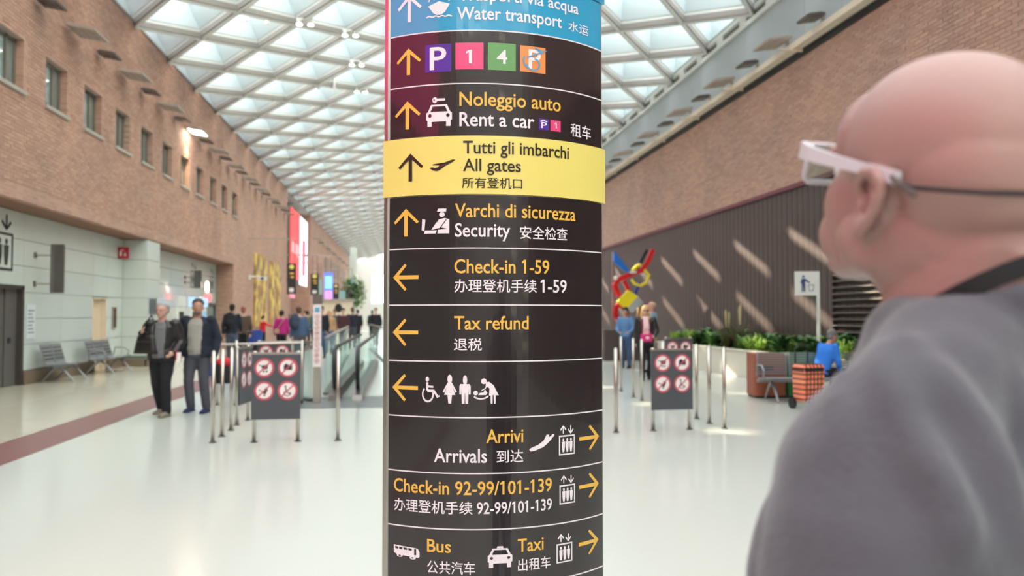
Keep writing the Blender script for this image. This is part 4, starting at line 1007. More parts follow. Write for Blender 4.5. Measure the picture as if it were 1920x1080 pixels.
# right side: woman in denim shirt, woman with scarf, man in light blue behind
human('woman in a blue denim shirt and jeans standing before the coloured sculpture', (6.22, 21.9, 0), PI - .55, 1.70, dict(elR=(.25, .02, 1.15), wrR=(.16, .22, 1.05), hdR=(.08, .27, 1.03), elL=(-.25, .02, 1.15), wrL=(-.16, .22, 1.03), hdL=(-.08, .27, 1.0)), 'tan', cloth('chambray', (92, 132, 178)), cloth('jeans', (58, 84, 124)), shoek, MATS['hair_black2'], 'bob', None, .022)
F = human('blond woman in sunglasses, pale pink scarf and black jacket walking with a magenta bag', (5.5, 17.7, 0), PI - .28, 1.70, dict(elL=(-.25, .0, 1.16), wrL=(-.2, .18, 1.05), hdL=(-.15, .24, 1.02), knR=(.09, .09, .51), anR=(.08, .12, .08), anL=(-.07, -.14, .1)), 'fair', cloth('wine', (130, 40, 70)), black, shoek, MATS['hair_blond'], 'long', leather, .018)
simple_glasses(F[0], F[1], M_black, 'sunglasses')
for sx in (-1, 1): MB().ell(F[1]((sx * .033, .099, .002)), (.022, .003, .015), 12, 6).obj('sunglass_lens', M_black, F[0])
sf = MB().tube([F[2]((.07 * math.cos(t), .07 * math.sin(t), 1.475)) for t in [2 * PI * i / 12 for i in range(12)]], .032, 10, closed=True); sf.limb([F[2]((-.03, .10, 1.45)), F[2]((-.04, .16, 1.25)), F[2]((-.03, .18, 1.0))], [.035, .042, .045], 10); sf.limb([F[2]((.03, .10, 1.45)), F[2]((.02, .17, 1.25)), F[2]((.04, .18, 1.08))], [.035, .04, .04], 10)
remesh(sf.obj('scarf', cloth('pink_scarf', (226, 196, 196)), F[0]), .015, 2)
hb = thing('handbag', 'bright magenta handbag held by the woman with the pink scarf', 'bag', (5.43, 17.40, .90), -.3)
MB().box(-.14, .12, -.05, .05, 0, .16).obj('bag_body', mat('magenta_bag', srgb(206, 40, 116), .4), hb); MB().box(-.02, .05, -.056, -.05, .06, .11).obj('clasp', M_symw, hb); MB().tube([(-.1, 0, .16), (-.05, 0, .26), (.05, 0, .26), (.09, 0, .16)], .008, 6).obj('handle', mat('magenta_bag', srgb(206, 40, 116), .4), hb)
human('balding man in a light blue shirt right behind the woman with the scarf', (6.35, 19.9, 0), 1.0, 1.84, walkB, 'pink', cloth('lightblue', (122, 164, 190)), cloth('khaki', (150, 136, 112)), shoek, hairm('sand', (180, 150, 130)), 'balding', None, .025)
# seated man in blue
SE = dict(_drop=(0, -.02, -.42), hipL=(-.09, 0, .52), hipR=(.09, 0, .52), knL=(-.13, .44, .52), knR=(.13, .44, .52), anL=(-.13, .42, .08), anR=(.13, .42, .08), elL=(-.24, .12, 1.16), wrL=(-.17, .3, 1.05), hdL=(-.1, .36, 1.02), elR=(.24, .12, 1.16), wrR=(.17, .3, 1.05), hdR=(.1, .36, 1.02))
human('grey-haired man in a bright blue shirt sitting hunched on the metal bench', (7.22, 13.12, 0), -PI / 2 + .25, 1.70, SE, 'tan', cloth('royal', (44, 118, 214)), black, shoek, hairm('grey', (120, 116, 114)), 'short', None, .018, 1.1, lean=.42, seated=True)

# ------------------------------------------------------------------ BALD MAN IN THE FOREGROUND
bx = (1764 - 960) / FPX * .775; bp = RT * bx + Vector((FW.x, FW.y, 0)).normalized() * .775
bald = thing('person', 'bald man in grey sweatshirt and white glasses looking up at the pylon', 'person', (bp.x, bp.y, 0), math.radians(35))
HCz = 1.634
SKb = mat('scalp_skin', srgb(166, 134, 126), 0.42, amt=0.10, scale=5, bump=0.06, bscale=120)
PT = Matrix.Rotation(math.radians(17), 4, 'X')        # chin up
YW = Matrix.Rotation(math.radians(-24), 4, 'Z'); HM = YW @ PT
HO = Vector((0, .0, HCz))
def hh(x, y, z): return HO + HM.to_3x3() @ Vector((x, y, z))
b = MB()
b.ell(hh(0, -.008, .026), (.086, .110, .092), 56, 40, 0, HM)
b.ell(hh(0, -.045, .005), (.080, .080, .080), 48, 32, 0, HM)
b.ell(hh(0, .030, -.030), (.073, .072, .085), 48, 32, 0, HM)
b.ell(hh(0, .052, .030), (.072, .056, .060), 48, 32, 0, HM)
for s in (-1, 1):
    b.ell(hh(s * .050, .050, -.036), (.026, .032, .040), 16, 12, 0, HM)       # cheeks
    b.ell(hh(s * .056, .010, -.066), (.024, .042, .034), 16, 12, 0, HM); b.ell(hh(s * .038, .062, -.070), (.030, .030, .034), 16, 12, 0, HM)       # jaw
    b.limb([hh(s * .058, .0, -.078), hh(s * .022, .072, -.100)], [.022, .022], 14)
b.ell(hh(0, .076, -.098), (.036, .026, .026), 16, 12, 0, HM)
b.ell(hh(0, .100, .012), (.052, .016, .011), 16, 8, 0, HM)                    # brow
b.limb([hh(0, .102, .0), hh(0, .112, -.034)], [.009, .013], 12); b.ell(hh(0, .108, -.040), (.019, .013, .010), 12, 8, 0, HM)
b.ell(hh(0, .104, -.080), (.028, .012, .008), 12, 8, 0, HM); b.ell(hh(0, .102, -.092), (.026, .011, .008), 12, 8, 0, HM)
# neck: thick, with soft rolls at the nape
b.limb([hh(0, -.020, -.055), (0, -.038, 1.555), (0, -.030, 1.50), (0, -.01, 1.40)], [.078, .076, .082, .090], 24)
b.ell((0, -.075, 1.578), (.060, .030, .016), 18, 10); b.ell((0, -.080, 1.548), (.066, .032, .016), 18, 10); b.ell((0, -.072, 1.518), (.066, .036, .018), 18, 10)
b.limb([(-.17, -.02, 1.38), (-.06, -.035, 1.46)], [.05, .05], 14); b.limb([(.17, -.02, 1.38), (.06, -.035, 1.46)], [.05, .05], 14)
# ears: helix, antihelix, lobe, tragus
for s in (-1, 1):
    e0 = lambda u, v, w_: hh(s * (.078 + w_), -.006 + u * .85, -.030 + v * .74)
    hel = [(.013, .006, .006), (.016, .024, .010), (.006, .040, .013), (-.012, .043, .015), (-.026, .032, .016), (-.028, .010, .016), (-.022, -.012, .014), (-.010, -.026, .012)]
    b.limb([e0(*p) for p in hel], [.0046, .0052, .0056, .006, .006, .0056, .0056, .007], 10)
    b.ell(e0(-.003, -.030, .010), (.0065, .011, .011), 12, 8, 0, HM); b.ell(e0(.008, -.006, .006), (.007, .006, .010), 10, 8, 0, HM)
    b.limb([e0(-.006, .026, .010), e0(-.016, .010, .012), e0(-.010, -.014, .010)], [.0036, .0042, .0036], 8)
    b.ell(e0(-.010, .006, .000), (.0045, .016, .024), 12, 8, 0, HM)
# hands hang at his sides, outside the picture
def hand(b, w_, sx):
    w_ = Vector(w_); b.limb([w_ + Vector((0, -.01, .06)), w_, w_ + Vector((0, .01, -.05))], [.028, .027, .034], 12); b.ell(w_ + Vector((0, .012, -.055)), (.020, .042, .045), 14, 10)
    for q in range(4):
        p0 = w_ + Vector((0, .042 - .021 * q, -.09)); L_ = (.07, .08, .074, .058)[q]; b.limb([p0, p0 + Vector((-sx * .004, 0, -L_ * .5)), p0 + Vector((-sx * .022, 0, -L_ * .9))], [.0095, .009, .0078], 8)
    b.limb([w_ + Vector((0, .03, -.02)), w_ + Vector((-sx * .012, .06, -.05)), w_ + Vector((-sx * .02, .066, -.085))], [.014, .012, .009], 8)
for s in (-1, 1):
    b.limb([(s * .30, -.02, 1.14), (s * .29, .06, .90)], [.036, .028], 12); hand(b, (s * .29, .06, .88), s)
    b.limb([(s * .105, -.01, .60), (s * .11, -.03, .08)], [.045, .036], 12); b.limb([(s * .11, -.03, .06), (s * .11, .1, .04)], [.038, .026], 10)
rg = []
for (z, rx, ry, yo) in ((.86, .15, .11, .01), (1.0, .16, .11, .01), (1.15, .16, .11, .01), (1.3, .17, .11, .0), (1.40, .15, .08, -.015)):
    rg.append([Vector((math.cos(2 * PI * i / 24) * rx, math.sin(2 * PI * i / 24) * ry + yo, z)) for i in range(24)])
b.loft(rg); b.limb([(-.1, 0, .88), (-.105, -.01, .6)], [.075, .05], 14); b.limb([(.1, 0, .88), (.105, -.01, .6)], [.075, .05], 14)
for s in (-1, 1): b.limb([(s * .19, -.02, 1.38), (s * .27, -.03, 1.16)], [.055, .048], 12)
remesh(b.obj('body', SKb, bald), .0030, 7, .5)
# sweatshirt with rolled folds over shoulder and back
knit = mat('grey_knit', srgb(82, 84, 92), 0.92, amt=0.10, scale=14, bump=0.12, bscale=160, sheen=0.3)
c = MB(); rg = []
for (z, rx, ry, yo) in ((.80, .205, .165, .02), (.86, .215, .175, .03), (.98, .212, .160, .018), (1.10, .212, .160, .018), (1.22, .212, .162, .015), (1.32, .212, .145, .0), (1.39, .200, .125, -.012), (1.435, .155, .105, -.022), (1.470, .122, .098, -.030), (1.500, .100, .094, -.032), (1.515, .092, .088, -.034)):
    rg.append([Vector((math.cos(2 * PI * i / 32) * rx, math.sin(2 * PI * i / 32) * ry + yo, z)) for i in range(32)])
c.loft(rg)
for s in (-1, 1):
    c.limb([(s * .185, -.025, 1.372), (s * .215, -.03, 1.32), (s * .262, -.045, 1.20), (s * .29, -.04, 1.10), (s * .295, .0, 1.02), (s * .29, .05, .90)], [.086, .088, .082, .070, .062, .044], 22)
    c.ell((s * .09, .08, 1.26), (.10, .055, .10), 18, 12)
    c.limb([(s * .10, -.04, 1.455), (s * .185, -.03, 1.405)], [.062, .062], 16)
    c.limb([(s * .12, -.128, 1.39), (s * .135, -.160, 1.28), (s * .155, -.158, 1.18), (s * .178, -.135, 1.08)], [.014, .022, .024, .016], 10)
    c.limb([(s * .17, -.105, 1.37), (s * .195, -.122, 1.27), (s * .225, -.118, 1.16)], [.014, .020, .014], 10)
for s in (-1, 1):
    for pts, rr_ in (([(-.190, -.020, 1.474), (-.215, -.032, 1.461), (-.232, -.052, 1.436), (-.246, -.069, 1.409), (-.253, -.085, 1.384), (-.258, -.098, 1.35)], (.006, .013, .016, .017, .016, .012)),
                     ([(-.160, -.030, 1.480), (-.187, -.038, 1.474), (-.203, -.068, 1.450), (-.204, -.090, 1.421), (-.205, -.106, 1.388), (-.205, -.115, 1.34)], (.006, .014, .019, .020, .020, .016)),
                     ([(-.200, .010, 1.456), (-.236, -.006, 1.432), (-.258, -.030, 1.400), (-.270, -.050, 1.36)], (.006, .010, .012, .008)),
                     ([(-.120, -.098, 1.450), (-.125, -.112, 1.40), (-.15, -.125, 1.34)], (.008, .016, .012))):
        c.limb([(-s * x, y, z) for x, y, z in pts], rr_, 10)
c.tube([(.100 * math.cos(2 * PI * i / 28), .092 * math.sin(2 * PI * i / 28) - .032, 1.508 - .016 * math.sin(2 * PI * i / 28)) for i in range(28)], .008, 10, closed=True)
remesh(c.obj('sweatshirt', knit, bald), .0075, 10, .5, disp=(.014, .075))
c = MB()
for s in (-1, 1): c.limb([(s * .1, 0, .88), (s * .105, -.01, .66), (s * .105, -.0, .48), (s * .11, -.03, .30), (s * .11, -.03, .07)], [.105, .09, .072, .068, .062], 16)
c.ell((0, 0, .88), (.19, .15, .10), 20, 12)
remesh(c.obj('jeans', MATS['cloth_jeans'], bald), .014, 3, disp=(.01, .08))
for s in (-1, 1):
    c = MB().limb([(s * .11, -.06, .045), (s * .11, .05, .045), (s * .115, .15, .036)], [.046, .046, .036], 12); c.box(s * .11 - .045, s * .11 + .045, -.1, .17, .002, .024); remesh(c.obj('shoe', shoek, bald), .012, 2)
for s in (-1, 1):
    MB().ell(hh(s * .034, .088, -.008), (.014, .012, .010), 12, 8).obj('eye', mat('eye_white', srgb(226, 220, 214), .3), bald, True)
MB().ell(hh(0, .110, -.086), (.026, .006, .004), 12, 6).obj('mouth', mat('lips', srgb(170, 92, 86), .5), bald, True)
# glasses
WH = mat('white_acetate', srgb(214, 216, 222), 0.3, amt=0.03)
gl = MB()
def rect(cx, sx, w_, h_):
    pts = []
    for (a, bq) in ((-1, -.75), (-.75, -1), (.75, -1), (1, -.75), (1, .6), (.85, 1), (-.85, 1), (-1, .6)): pts.append((cx + a * w_ * sx, bq * h_))
    return pts
for s in (-1, 1):
    pts = [hh(u, .125 - abs(u) * .16, -.004 + v) for u, v in rect(s * .036, s, .029, .020)]
    gl.tube(pts, .0028, 8, closed=True)
gl.tube([hh(-.009, .124, .004), hh(0, .126, .006), hh(.009, .124, .004)], .003, 8)
gl_o = gl.obj('glasses_frame', WH, bald, True)
for s in (-1, 1):
    T_ = MB(); secs = [(.064, .118, .010, .0035, .009), (.075, .112, .010, .004, .009), (.087, .085, .008, .003, .0075), (.0905, .04, .005, .003, .006), (.091, .0, .003, .0028, .0050), (.089, -.030, .001, .003, .0055), (.089, -.042, -.001, .003, .0065)]
    rg = []
    for (x, y, z, hw, hz) in secs:
        rg.append([hh(s * (x + hw), y, z + hz), hh(s * (x + hw), y, z - hz), hh(s * (x - hw), y, z - hz), hh(s * (x - hw), y, z + hz)])
    T_.loft(rg).obj('temple', WH, bald, False)
    MB().prism([(u, v) for u, v in rect(s * .036, s, .028, .019)], 0, .0006, lambda u, v, w_: hh(u, .125 - abs(u) * .16 + w_, -.004 + v)).obj('lens', M_glass, gl_o)
cordm = mat('cord_black', srgb(26, 26, 28), .6)
cp = [(-.091, -.036, 0), (-.094, -.048, -.004), (-.091, -.062, -.006), (-.080, -.087, -.004), (-.060, -.108, -.002), (-.03, -.121, .001), (0, -.125, .002), (.03, -.121, .001), (.06, -.108, -.002), (.08, -.087, -.004), (.091, -.062, -.006), (.094, -.048, -.004), (.091, -.036, 0)]
cord = MB().tube([hh(*p) for p in cp], .0022, 8).obj('glasses_cord', cordm, bald, True)
for s in (-1, 1): MB().limb([hh(s * .0935, -.044, -.003), hh(s * .092, -.066, -.011)], [.0034, .003], 8).obj('cord_sleeve', MATS['lamp_dark'], cord)
MB().cone(hh(-.008, -.128, -.022), hh(.008, -.128, -.022), .007, .007, 10).ell(hh(0, -.13, -.022), (.010, .006, .008), 10, 6).obj('cord_slider', cordm, cord)
MB().tube([hh(0, -.130, -.028), hh(-.004, -.128, -.06), Vector((-.006, -.118, 1.52)), Vector((-.008, -.128, 1.45))], .0018, 6).obj('cord_tail', cordm, cord)
# lanyard strap round the neck
lan = MB(); rg = []
for i in range(25):
    t = PI * (1.4) * i / 24 - .2 * PI; a = PI + t                # round the back
    x, y = .100 * math.cos(a), .093 * math.sin(a) - .036; z = 1.552 - .042 * (math.sin(a) + 1) ** 1.3
    n_ = Vector((math.cos(a), math.sin(a), 0)); wv = Vector((n_.x * .25, n_.y * .25, .97)) * .0095
    p = Vector((x, y, z)); rg.append([p + wv, p - wv, p - wv - n_ * .002, p + wv - n_ * .002])
lan.loft(rg).obj('lanyard', mat('strap_black', srgb(34, 34, 38), .7), bald)
# ------------------------------------------------------------------ SEATING
me_pan = None
def bench(n, lab, loc, rz, slats=False, arms=(0,), grp=None):
    t = thing('beam_bench', lab, 'bench', loc, rz, grp); w_ = .56
    MB().box(-.05, n * w_ + .05, -.03, .03, .33, .38).obj('beam', M_seat, t)
    for k in range(n):
        x0 = k * w_ + .02; x1 = (k + 1) * w_ - .02
        st_ = MB(); pr = [(-.20, .40), (-.16, .385), (.12, .40), (.24, .43), (.27, .415), (.27, .40), (.24, .41), (.12, .38), (-.17, .365), (-.22, .39)]
        st_.prism(pr, x0, x1, lambda u, v, q: (q, u, v)); st_.obj('seat', M_seat, t)
        if slats:
            bk = MB().box(x0, x0 + .02, -.24, -.21, .42, .84).box(x1 - .02, x1, -.24, -.21, .42, .84).obj('backrest', M_seat, t)
            for q in range(9): MB().box(x0, x1, -.225 - .02 * q / 2, -.205 - .02 * q / 2, .45 + .044 * q, .474 + .044 * q).obj('slat', M_seat, bk)
        else:
            bp_ = MB().prism([(-.20, .40), (-.22, .44), (-.33, .84), (-.345, .84), (-.235, .43), (-.215, .39)], x0, x1, lambda u, v, q: (q, u, v)).obj('backrest', M_seat, t)
            for q in range(4): MB().box(x0 + .04, x1 - .04, -.232 - .025 * q, -.226 - .025 * q, .50 + .08 * q, .53 + .08 * q).obj('slot', M_lampd, bp_)
    for a in arms:
        MB().tube([(a * w_, -.2, .42), (a * w_, -.16, .62), (a * w_, .08, .62), (a * w_, .2, .54), (a * w_, .16, .42)], .016, 8).obj('armrest', M_seat, t)
    for x in (w_ * .35, n * w_ - w_ * .35):
        for s in (-1, 1): MB().tube([(x, s * .0, .34), (x, s * .12, .26), (x, s * .34, .015)], [.028, .022, .018], 8).obj('leg', M_seat, t)
    return t
bench(2, 'grey metal two-seat bench nearest the lift door on the left', (-7.55, 19.9, 0), -PI / 2, False, (), 'benches by the left wall')
bench(3, 'grey metal bench with armrests beside the cream door on the left', (-7.5, 22.8, 0), -PI / 2, False, (0, 3), 'benches by the left wall')
bench(4, 'grey slatted metal bench in front of the terracotta bin on the right', (8.38, 12.95, 0), PI - .12, True, (1.0 * 4,))
# wheeled plaid shopping trolley
tr = thing('shopping_trolley', 'red and black plaid shopping trolley beside the metal bench', 'trolley', (6.42, 12.05, 0), .2)
pl = bpy.data.materials.new('plaid'); pl.use_nodes = True; nt = pl.node_tree; N = nt.nodes; L = nt.links
ck = N.new('ShaderNodeTexBrick'); ck.offset = 0; ck.inputs['Scale'].default_value = 1; ck.inputs['Brick Width'].default_value = .07; ck.inputs['Row Height'].default_value = .08; ck.inputs['Mortar Size'].default_value = .012
ck.inputs['Color1'].default_value = srgb(232, 120, 92); ck.inputs['Color2'].default_value = srgb(244, 150, 116); ck.inputs['Mortar'].default_value = srgb(66, 34, 30)
tc = N.new('ShaderNodeTexCoord'); sx_ = N.new('ShaderNodeSeparateXYZ'); cx_ = N.new('ShaderNodeCombineXYZ'); L.new(tc.outputs['Object'], sx_.inputs[0]); L.new(sx_.outputs[0], cx_.inputs[0]); L.new(sx_.outputs[2], cx_.inputs[1]); L.new(cx_.outputs[0], ck.inputs['Vector']); L.new(ck.outputs[0], N['Principled BSDF'].inputs['Base Color'])
bg_ = MB().loft([[Vector((sx * a, sy * b_, z)) for sx, sy in ((-1, -1), (1, -1), (1, 1), (-1, 1))] for a, b_, z in ((.17, .11, .12), (.19, .13, .2), (.2, .14, .66), (.17, .11, .72))]).obj('bag', pl, tr)
MB().box(-.18, .18, -.145, -.135, .60, .66).obj('flap', black, tr)
MB().tube([(-.12, .16, .08), (-.12, .16, .95), (-.05, .16, 1.02), (.05, .16, 1.02), (.12, .16, .95), (.12, .16, .08)], .012, 8).obj('handle_frame', M_black, tr)
for s in (-1, 1): MB().cone((s * .2 - .02, .14, .08), (s * .2 + .02, .14, .08), .08, .08, 16).obj('wheel', M_black, tr)
# recycling bin island
bi = thing('recycling_bin', 'rounded terracotta waste bin island with green section behind the metal bench', 'bin', (6.65, 13.85, 0), -.1)
def rbox(m, x0, x1, y0, y1, z0, z1, r=.06):
    pts = []
    for (cx, cy, a) in ((x1 - r, y0 + r, -90), (x1 - r, y1 - r, 0), (x0 + r, y1 - r, 90), (x0 + r, y0 + r, 180)):
        for q in range(5): t = math.radians(a + 22.5 * q); pts.append((cx + r * math.cos(t), cy + r * math.sin(t)))
    return m.prism(pts, z0, z1)
rbox(MB(), -.36, .22, -.2, .3, .04, .80).obj('body', M_terra, bi); rbox(MB(), -.34, .78, -.18, .28, 0, .04).obj('base', M_black, bi); rbox(MB(), .24, .80, -.2, .3, .04, .80).obj('green_body', M_green, bi)
MB().box(-.30, -.02, -.21, -.2, .5, .58).box(.3, .6, -.21, -.2, .5, .58).obj('slot', M_black, bi)

# ------------------------------------------------------------------ PLANTER AND PLANTS
pn = MB().box(8.0, 8.12, 11.5, 24.6, 0, .63).box(8.0, XR, 24.5, 24.62, 0, .63).box(8.0, XR, 11.4, 11.5, 0, .63).obj('planter_wall', M_planter); pn['label'] = 'long low cream planter wall along the dark cladding'; pn['category'] = 'planter'
MB().box(7.97, 8.15, 11.5, 24.65, .63, .66).obj('coping', M_planter, pn)
MB().box(8.12, XR - .01, 11.5, 24.5, .0, .56).obj('soil', M_soil, pn)
G = [mat('leaf_bright', srgb(158, 192, 84), .5, amt=.2, scale=4), mat('leaf_dark', srgb(62, 104, 56), .42, amt=.25, scale=4), mat('leaf_mid', srgb(104, 148, 72), .45, amt=.25, scale=4), mat('leaf_olive', srgb(96, 96, 60), .6, amt=.25, scale=4), mat('bloom_white', srgb(236, 232, 200), .5)]
def leaf(m, p, az, tilt, L_, W_, mi=0, n=5, bend=1.2):
    d = Vector((math.cos(az), math.sin(az), 0)); s = Vector((-d.y, d.x, 0)); vs = []; q = Vector(p); a = tilt
    for k in range(n + 1):
        t = k / n; wd = W_ * math.sin(PI * min(1, .08 + t * .92)) ** .8 * .5
        vs += [q - s * wd, q + Vector((0, 0, -wd * .25)), q + s * wd]; q = q + (d * math.cos(a) + Vector((0, 0, math.sin(a)))) * (L_ / n); a -= bend / n
    m.add(vs, [(k * 3 + j, k * 3 + j + 1, k * 3 + j + 4, k * 3 + j + 3) for k in range(n) for j in (0, 1)], mi)
def plant_mesh(kind, seed):
    r = random.Random(seed); m = MB(); st_ = MB()
    if kind == 0:
        for _ in range(110): leaf(m, (r.uniform(-.12, .12), r.uniform(-.12, .12), r.uniform(.02, .3)), r.uniform(0, 6.28), r.uniform(.4, 1.4), r.uniform(.18, .34), .035)
    elif kind == 1:
        for _ in range(60): leaf(m, (r.uniform(-.08, .08), r.uniform(-.08, .08), r.uniform(0, .35)), r.uniform(0, 6.28), r.uniform(.5, 1.3), r.uniform(.22, .36), .10)
    elif kind == 2:
        for _ in range(130): leaf(m, (r.uniform(-.06, .06), r.uniform(-.06, .06), 0), r.uniform(0, 6.28), r.uniform(1.1, 1.5), r.uniform(.5, .95), .02, bend=.6)
    elif kind == 3:
        for _ in range(70): leaf(m, (r.uniform(-.1, .1), r.uniform(-.1, .1), r.uniform(0, .3)), r.uniform(0, 6.28), r.uniform(.5, 1.3), r.uniform(.2, .36), .07)
    for q in range(6): st_.cone((r.uniform(-.05, .05), r.uniform(-.05, .05), 0), (r.uniform(-.1, .1), r.uniform(-.1, .1), .35), .008, .005, 5)
    return m.mesh('foliage', G[{0: 0, 1: 1, 2: 3, 3: 2}[kind]]), st_.mesh('stems', G[2])
PMs = [[plant_mesh(k, 10 * k + q) for q in range(3)] for k in range(4)]
blm = MB()
for a in range(5): blm.ell((.05 * math.cos(a * 2.2) * a * .5, .05 * math.sin(a * 2.2) * a * .5, .40 + .03 * (a % 3)), (.022, .022, .045), 8, 6)
bloom = blm.mesh('flowers', G[4]); spk = MB()
for a in range(2): spk.limb([(.1 * a - .05, 0, .7), (.12 * a - .06, 0, 1.05 + .06 * a), (.13 * a - .065, 0, 1.16 + .05 * a)], [.012, .028, .008], 8)
spike = spk.mesh('flower_spikes', mat('spike_cream', srgb(206, 196, 140), .6))
rr = random.Random(5); kn = ['bright green ferny', 'dark glossy broad-leaved', 'tall olive grassy', 'mid green leafy']
seq = [0, 3, 0, 0, 1, 1, 3, 1, 2, 2, 3, 0, 0, 3, 1, 3, 1, 1, 3, 0, 1, 3, 1, 1]
plc = {}; cnts = {}; ORD = ['first', 'second', 'third', 'fourth', 'fifth', 'sixth', 'seventh', 'eighth', 'ninth', 'tenth', 'eleventh', 'twelfth', 'thirteenth', 'fourteenth', 'fifteenth', 'sixteenth', 'seventeenth', 'eighteenth']
pos = []
for k in range(24):
    yy = 24.2 - .52 * k; pos.append((8.46 + .12 * rr.uniform(-1, 1), yy, seq[k])); pos.append((8.78, yy - .2, rr.choice([0, 1, 3, 1])))
for q, (x, y, kd) in enumerate(pos):
    me, ms_ = PMs[kd][rr.randrange(3)]; plc[kd] = plc.get(kd, 0) + 1
    front = q % 2 == 0
    cnts[(kd, front)] = cnts.get((kd, front), -1) + 1
    where = ['far end by the sculpture', 'far part of the planter', 'middle of the planter', 'part behind the bench', 'near end behind the bald man'][min(4, int((24.3 - y) / 2.6))]
    t = thing('planter_plant', '%s plant, %s of its kind from the sculpture, %s row' % (kn[kd], ORD[cnts[(kd, front)]], 'front' if front else 'back'), 'plant', (x, y, .55), rr.uniform(0, 6.28), 'plants of the long planter')
    s_ = rr.uniform(.85, 1.15) * (1.1 if not front else .95); t.scale = (s_, s_, s_); link('foliage', me, t); link('stems', ms_, t)
    if kd == 1 and front and q % 3 == 0: link('flowers', bloom, t)
    if kd == 2: link('flower_spikes', spike, t)
# litter sign on its post
ls = thing('litter_sign', 'white sign with a blue figure dropping litter, on a white post in the planter', 'sign', (8.55, 15.6, .5), 0)
ls.rotation_euler = (0, 0, -.35)
MB().box(-.03, .03, -.03, .03, 0, 1.9).obj('post', M_white, ls); MB().box(-.46, -.03, -.02, .02, 1.40, 1.90).obj('sign_plate', M_white, ls)
LIT = [('c', 0, (.36, .86), .07), ('p', 0, [(.26, .76), (.46, .76), (.72, .56), (.68, .5), (.46, .64), (.46, .06), (.38, .06), (.36, .4), (.34, .06), (.26, .06), (.26, .5), (.2, .5)]), ('b', 0, (.62, .42), (.68, .12), .03), ('b', 0, (.94, .42), (.88, .12), .03), ('b', 0, (.68, .12), (.88, .12), .03), ('b', 0, (.6, .42), (.96, .42), .03)]
v_, f_, m_ = pic(LIT); MB().add([(-.42 + .36 * a, -.022, 1.45 + .40 * b_) for a, b_ in v_], f_).obj('pictogram', mat('sign_blue', srgb(36, 62, 120), .5), ls)

# ------------------------------------------------------------------ SCULPTURE
sp0 = thing('sculpture', 'tall abstract sculpture of red, yellow and blue angular tubes on a dark plinth', 'sculpture', (7.24, 26, 0), 0)
def SP(px, py, dy=0): return Vector(((px - 1165) * .0186, dy, 1.5 + (590 - py) * .0179))
Rr = mat('paint_red', srgb(214, 34, 40), .35, amt=.03); Yy = mat('paint_yellow', srgb(244, 222, 40), .35, amt=.03); Bb = mat('paint_blue', srgb(36, 110, 200), .35, amt=.03); Kk = mat('paint_black', srgb(26, 26, 30), .4); Gg = mat('paint_grey', srgb(176, 180, 180), .4)
def path(name, pts, r, m, dy=0): return MB().tube([SP(a, b_, dy + (c_[0] if c_ else 0)) for a, b_, *c_ in pts], r, 4).obj(name, m, sp0)
path('red_arm', [(1224, 468), (1214, 492), (1203, 507), (1184, 514), (1160, 524), (1152, 535), (1160, 556)], .11, Rr)
path('black_arm', [(1214, 468), (1204, 488), (1196, 504)], .07, Kk, .08)
path('red_leg', [(1170, 526), (1178, 542), (1172, 560), (1156, 576), (1154, 590), (1162, 604), (1160, 622)], .10, Rr, .05)
path('red_branch', [(1160, 570), (1176, 586), (1170, 600)], .08, Rr)
path('yellow_ring', [(1184, 508), (1192, 500), (1200, 497)], .06, Yy, -.1); path('yellow_hook', [(1206, 506), (1215, 516), (1210, 530), (1199, 536), (1188, 532), (1182, 524)], .06, Yy, -.1)
path('blue_stem', [(1200, 530), (1193, 545), (1190, 556)], .07, mat('paint_deepblue', srgb(44, 66, 176), .35), .05)
MB().prism([(1152, 470), (1151, 492), (1170, 508), (1184, 512), (1170, 494)], -.03, .05, lambda u, v, w_: SP(u, v, w_)).obj('blue_wedge', Bb, sp0)
MB().prism([(1174, 544), (1154, 566), (1170, 580), (1192, 556)], -.26, -.1, lambda u, v, w_: SP(u, v, w_)).obj('yellow_face', Yy, sp0)
MB().prism([(1192, 556), (1170, 580), (1182, 586), (1201, 568)], -.28, -.08, lambda u, v, w_: SP(u, v, w_)).obj('grey_face', Gg, sp0)
path('wooden_leg', [(1200, 570), (1196, 600), (1192, 626)], .09, mat('paint_tan', srgb(206, 164, 112), .5), .0)
MB().ell(SP(1154, 522, -.05), .08, 10, 8).ell(SP(1186, 511, -.1), (.14, .06, .05), 10, 8).obj('white_joint', M_white, sp0)
MB().cone((-.3, .1, 1.0), (-.26, .1, 3.6), .03, .03, 8).obj('steel_pole', M_steel, sp0)
rbox(MB(), -.75, .85, -.6, .6, 0, 1.0, .08).obj('plinth', M_dark, sp0)

# ------------------------------------------------------------------ LEFT WALL DETAILS
def wallpic(prims, X, y0, y1, z0, z1, m, par=None, name='pictogram', ms=None):
    v, f, mi = pic(prims); o = MB()
    for k, fc in enumerate(f): o.add([(X + .002 + .002 * mi[k], y0 + (y1 - y0) * v[i][0], z0 + (z1 - z0) * v[i][1]) for i in fc], [tuple(range(len(fc)))], mi[k])
    return o.obj(name, ms or m, par)
ink = mat('wall_print_ink', srgb(52, 58, 56), .5)
for (y0, y1, z0, z1, lab) in ((16.75, 17.9, 2.40, 3.55, 'large black lift pictogram with arrows printed above the left lift door'), (32.0, 32.9, 2.55, 3.5, 'black lift pictogram beside the small blade sign, far panel wall'), (35.1, 35.85, 2.45, 3.45, 'black lift pictogram above the farther lift door by the brick pier')):
    o = wallpic(LIFT, -8.055, y0, y1, z0, z1, None, None, 'lift_pictogram', [ink, M_glassp, ink]); o['label'] = lab; o['category'] = 'sign'
